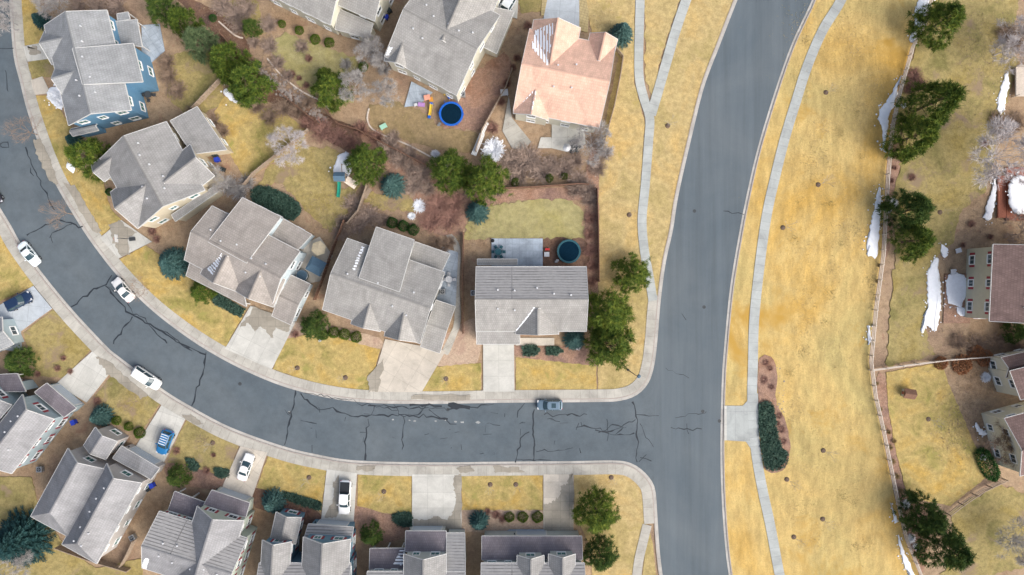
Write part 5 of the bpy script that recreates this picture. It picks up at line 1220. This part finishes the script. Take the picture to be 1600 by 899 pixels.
deck([(768,408),(768,374),(847,374),(847,408)], .22, 'patiowood', 'blue grey painted deck behind the square roofed house', False) if False else None
t = thing('box_grill', 770, 377, 'black round grill at the deck corner behind the square house', 'grill', .18); m = MB()
for k in range(3): a = k*2.09; m.bar((cos(a)*.25, sin(a)*.25, 0), (cos(a)*.15, sin(a)*.15, .6), .03)
part(m, 'stand', 'dark_metal', t); m = MB(); m.disc((0, 0, .6), .22, .16, 20, .32); m.disc((0, 0, .76), .32, .2, 20, .1); part(m, 'kettle', 'black', t)
# play area
def slide(root, a, b, mat, w_=.5):
    m = MB(); a = Vector(a); b = Vector(b); n = 8; pts = [a.lerp(b, k/n)-Vector((0, 0, .25*sin(pi*k/n))) for k in range(n+1)]; d = (b-a); d.z = 0; d.normalize(); s_ = Vector((-d.y, d.x, 0))
    for p, q in zip(pts, pts[1:]):
        m.bar(p, q, w_, .04)
        for k in (-1, 1): m.bar(p+s_*(k*w_/2)+Vector((0, 0, .08)), q+s_*(k*w_/2)+Vector((0, 0, .08)), .05, .2)
    part(m, 'slide', mat, root)
t = thing('playset', 533, 278, 'wooden playset with a long green slide beside the snow patch', 'playset', .08, h=1.4)
m = MB()
for k in range(6): m.bar((-.8, -.6+k*.24, 1.4), (.8, -.6+k*.24, 1.4), .21, .05)
part(m, 'platform', 'wood', t)
for a in (-1, 1):
    for b in (-1, 1): m = MB(); m.bar((a*.8, b*.65, 0), (a*.8, b*.65, 2.6), .1); part(m, 'post', 'wood', t)
m = MB(); m.loft([[(-.95, -.8, 2.5), (.95, -.8, 2.5), (.95, .8, 2.5), (-.95, .8, 2.5)], [(-.95, -.02, 3.1), (.95, -.02, 3.1), (.95, .02, 3.1), (-.95, .02, 3.1)]]); part(m, 'roof', 'slateblue', t)
slide(t, (-.3, -.7, 1.4), (-.8, -3.2, .15), 'green'); m = MB(); m.bar((.8, -.2, 1.3), (2.4, -1.3, .4), 1.3, .06); m.bar((.8, -.2, 1.3), (2.4, -1.3, .3), .1, .2); part(m, 'climbing_ramp', 'wood_pale', t)
m = MB(); m.bar((.2, .7, 1.4), (0, 2.4, 1.2), .1); m.bar((0, 2.4, 0), (0, 2.4, 1.2), .08); part(m, 'swing_beam', 'wood', t)
def bench(x, y, L, rz, mat, label, cat='bench', name='bench', n=3):
    t = thing(name, x, y, label, cat, .1, rz); m = MB()
    for k in range(n): m.bar((-L/2, (k-(n-1)/2)*.24, .45), (L/2, (k-(n-1)/2)*.24, .45), .19, .05)
    part(m, 'seat', mat, t)
    for s_ in (-1, 1): m = MB(); m.bar((s_*L*.4, -.25, 0), (s_*L*.4, -.25, .43), .08); m.bar((s_*L*.4, .25, 0), (s_*L*.4, .25, .43), .08); m.bar((s_*L*.4, -.3, .38), (s_*L*.4, .3, .38), .08); part(m, 'leg', mat, t)
bench(575, 303, 1.9, radians(62), 'wood', 'grey slatted bench between the play area and the blue spruce')
bench(747, 227, 4.0, radians(68), 'white', 'white trellis of long bars beside the snow laden shrub', 'trellis', 'trellis', 4); bench(758, 202, 2.2, radians(66), 'white', 'short white trellis below the round red bush', 'trellis', 'trellis', 2)
t = thing('toy_slide', 672, 178, 'small yellow and blue toy slide left of the blue trampoline', 'toy slide', .1, radians(-12)); slide(t, (0, 1.6, .8), (0, -.4, .1), 'yellow', .4); m = MB(); m.bar((-.25, 1.6, 0), (-.25, 1.6, .9), .06); m.bar((.25, 1.6, 0), (.25, 1.6, .9), .06); m.box((0, 1.6, .85), (.6, .3, .06)); m.box((0, -.6, .12), (.5, .5, .1)); part(m, 'ladder', 'blue', t)
def toybox(x, y, w_, d_, h_, mat, mat2, label, rz=0, cat='toy', name='toy_table'):
    t = thing(name, x, y, label, cat, .17, rz); m = MB(); m.box((0, 0, h_), (w_, d_, .08)); part(m, 'top', mat, t, bevel=.02)
    for a in (-1, 1):
        for b in (-1, 1): m = MB(); m.box((a*w_*.4, b*d_*.4, h_/2), (.1, .1, h_)); part(m, 'leg', mat2, t)
toybox(668, 154, 1.1, .9, .5, 'salmon', 'salmon', 'salmon toy table on the trampoline garden patio', .2); toybox(659, 165, 1.2, .7, .4, 'lilac', 'lilac', 'lilac toy table on the trampoline garden patio', -.1)
toybox(650, 165, .6, .5, .35, 'vent', 'vent', 'small white toy table at the patio corner', .3); toybox(854, 398, .9, .8, .5, 'vent', 'redp', 'white and red play table between the deck and the teal trampoline'); toybox(855, 390, .8, .35, .45, 'redp', 'redp', 'red bench table above the white and red play table')
toybox(788, 147, 1.3, 1.1, .8, 'vent', 'vent', 'square white table left of the orange roofed house', .1, 'table', 'garden_table'); toybox(600, 199, 1.2, .8, .5, 'mint', 'mint', 'mint green toy table on the brown lawn', .5)
toybox(674, 157, .7, .8, .4, 'orangep', 'orangep', 'orange toy table beside the salmon one', .3); toybox(697, 148, .7, .4, .4, 'yellow', 'yellow', 'yellow toy table at the wall above the blue trampoline', .2); toybox(703, 152, .8, .8, .6, 'blue', 'vent', 'blue and white toy table just above the blue trampoline', .6)
toybox(1494, 392, 1.0, .8, .5, 'vent', 'dark_metal', 'snow covered table above the snowy patio', .3, 'table', 'garden_table'); toybox(1486, 425, .9, .9, .5, 'vent', 'dark_metal', 'snow covered table at the corner of the snowy patio', .1, 'table', 'garden_table')
t = thing('playhouse', 1415, 614, 'small brown roofed playhouse on the gold lawn on the right', 'playhouse', .1, radians(-8)); m = MB(); m.box((0, 0, .6), (1.6, 1.3, 1.2)); part(m, 'wall', 'wall_beige', t)
m = MB(); m.loft([[(-1, -.85, 1.15), (1, -.85, 1.15), (1, .85, 1.15), (-1, .85, 1.15)], [(-1, -.03, 1.75), (1, -.03, 1.75), (1, .03, 1.75), (-1, .03, 1.75)]]); part(m, 'roof', 'wood_brown', t); m = MB(); m.box((-.815, 0, .6), (.03, .5, .9)); part(m, 'door', 'wood_red', t)
# boulders in the drainage bed
rk = MB()
def rock(px, py, r):
    c = P(px, py); 
    rk.loft([[(c.x+cos(k*.898)*r*a*R.uniform(.75, 1.2), c.y+sin(k*.898)*r*a*R.uniform(.75, 1.2), z*r) for k in range(7)] for a, z in ((1, .0), (.95, .35), (.55, .75))])
for _ in range(210):
    t_ = R.random(); x = 400+t_*110; y = 105+t_*85+R.gauss(0, 6); rock(x, y, R.uniform(.12, .4))
for _ in range(70): rock(R.uniform(1188, 1226), R.uniform(570, 725), R.uniform(.1, .2))
tag(rk.build('boulders', M['rock']), 'grey boulders and stones filling the drainage bed and the park path bed', kind='stuff')
dead = MB()
for _ in range(160):
    t_ = R.random(); c = P(395+t_*120, 100+t_*90+R.gauss(0, 8)); a = R.uniform(0, pi); dead.bar(c+Vector((0, 0, .1)), c+Vector((cos(a)*R.uniform(.5, 2), sin(a)*R.uniform(.5, 2), .35)), .06)
tag(dead.build('fallen_branches', M['twig_brown']), 'pale fallen branches over the drainage bed stones', kind='stuff')
# street lamp leaning out over the corner
t = thing('street_lamp', 981, 578, 'dark street lamp on the pavement at the junction corner', 'street lamp', .12)
m = MB(); m.tube((0, 0, 0), (0, 0, 7.6), .1, .06, 12); m.disc((0, 0, 0), .2, .3, 12); part(m, 'pole', 'dark_metal', t); m = MB(); m.tube((0, 0, 7.5), (.35, -.1, 7.7), .04); part(m, 'arm', 'dark_metal', t); m = MB(); m.disc((.5, -.15, 7.55), .32, .22, 16, .16); part(m, 'lamp_head', 'slateblue', t)
t = thing('basketball_hoop', 208, 374, 'basketball hoop beside the driveway of the cream house', 'basketball hoop', .16, .1); m = MB(); m.tube((0, 0, 0), (-.5, 0, 3.0), .06); m.box((0, 0, .12), (1.0, .6, .25)); part(m, 'pole', 'dark_metal', t); m = MB(); m.box((-1.0, 0, 3.2), (.06, 1.3, .9)); part(m, 'backboard', 'vent', t); m = MB(); m.ring((-1.35, 0, 3.0), .23, .02, 20); part(m, 'rim', 'redp', t); m = MB(); m.bar((-.45, 0, 2.9), (-1.0, 0, 3.1), .08); part(m, 'bracket', 'dark_metal', t)

# loose ground litter: leaves on the beds, weeds and straw in the grass
def litter(name, label, mat, centres, n, spread, size, z):
    q = []
    for _ in range(n):
        x, y, r_ = R.choice(centres); p = P(x+R.gauss(0, r_*spread), y+R.gauss(0, r_*spread), 0); p.z = z
        d = rv(); d.z *= .35; blade(p, d.normalized(), size*R.uniform(.5, 1.6), size*R.uniform(.25, .6), q)
    o = bpy.data.objects.new(name, quad_mesh(name, q, M[mat])); link(o); tag(o, label, kind='stuff')
R.seed(5)
gard = [(R.uniform(240, 930), R.uniform(0, 300), 40) for _ in range(30)]+[(R.uniform(1480, 1600), R.uniform(520, 700), 22) for _ in range(14)]+[(R.uniform(1490, 1600), R.uniform(0, 380), 25) for _ in range(14)]+[(R.uniform(480, 740), R.uniform(300, 380), 20) for _ in range(14)]
litter('fallen_leaves', 'dry brown leaves scattered over the back gardens', 'twig_brown', gard, 9000, 1, .22, .14)
litter('pale_litter', 'pale straw scattered over the back gardens', 'straw', gard, 5000, 1.1, .2, .145)
park = [(R.uniform(1230, 1375), R.uniform(0, 899), R.choice((5, 14, 26))) for _ in range(60)]
M['weed'] = plain('olive_weeds', (.27, .23, .09), .9, .25, 2)
litter('weeds', 'sparse olive weeds in the wide park lawn', 'weed', park, 4500, 1, .16, .13)
pk2 = [(R.uniform(1235, 1385), R.uniform(0, 899), 20) for _ in range(60)]
litter('straw_clippings', 'pale straw clippings on the wide park lawn', 'straw', [(x, y, 12) for x, y, r_ in pk2 if x < 1372], 4500, 1, .18, .132)
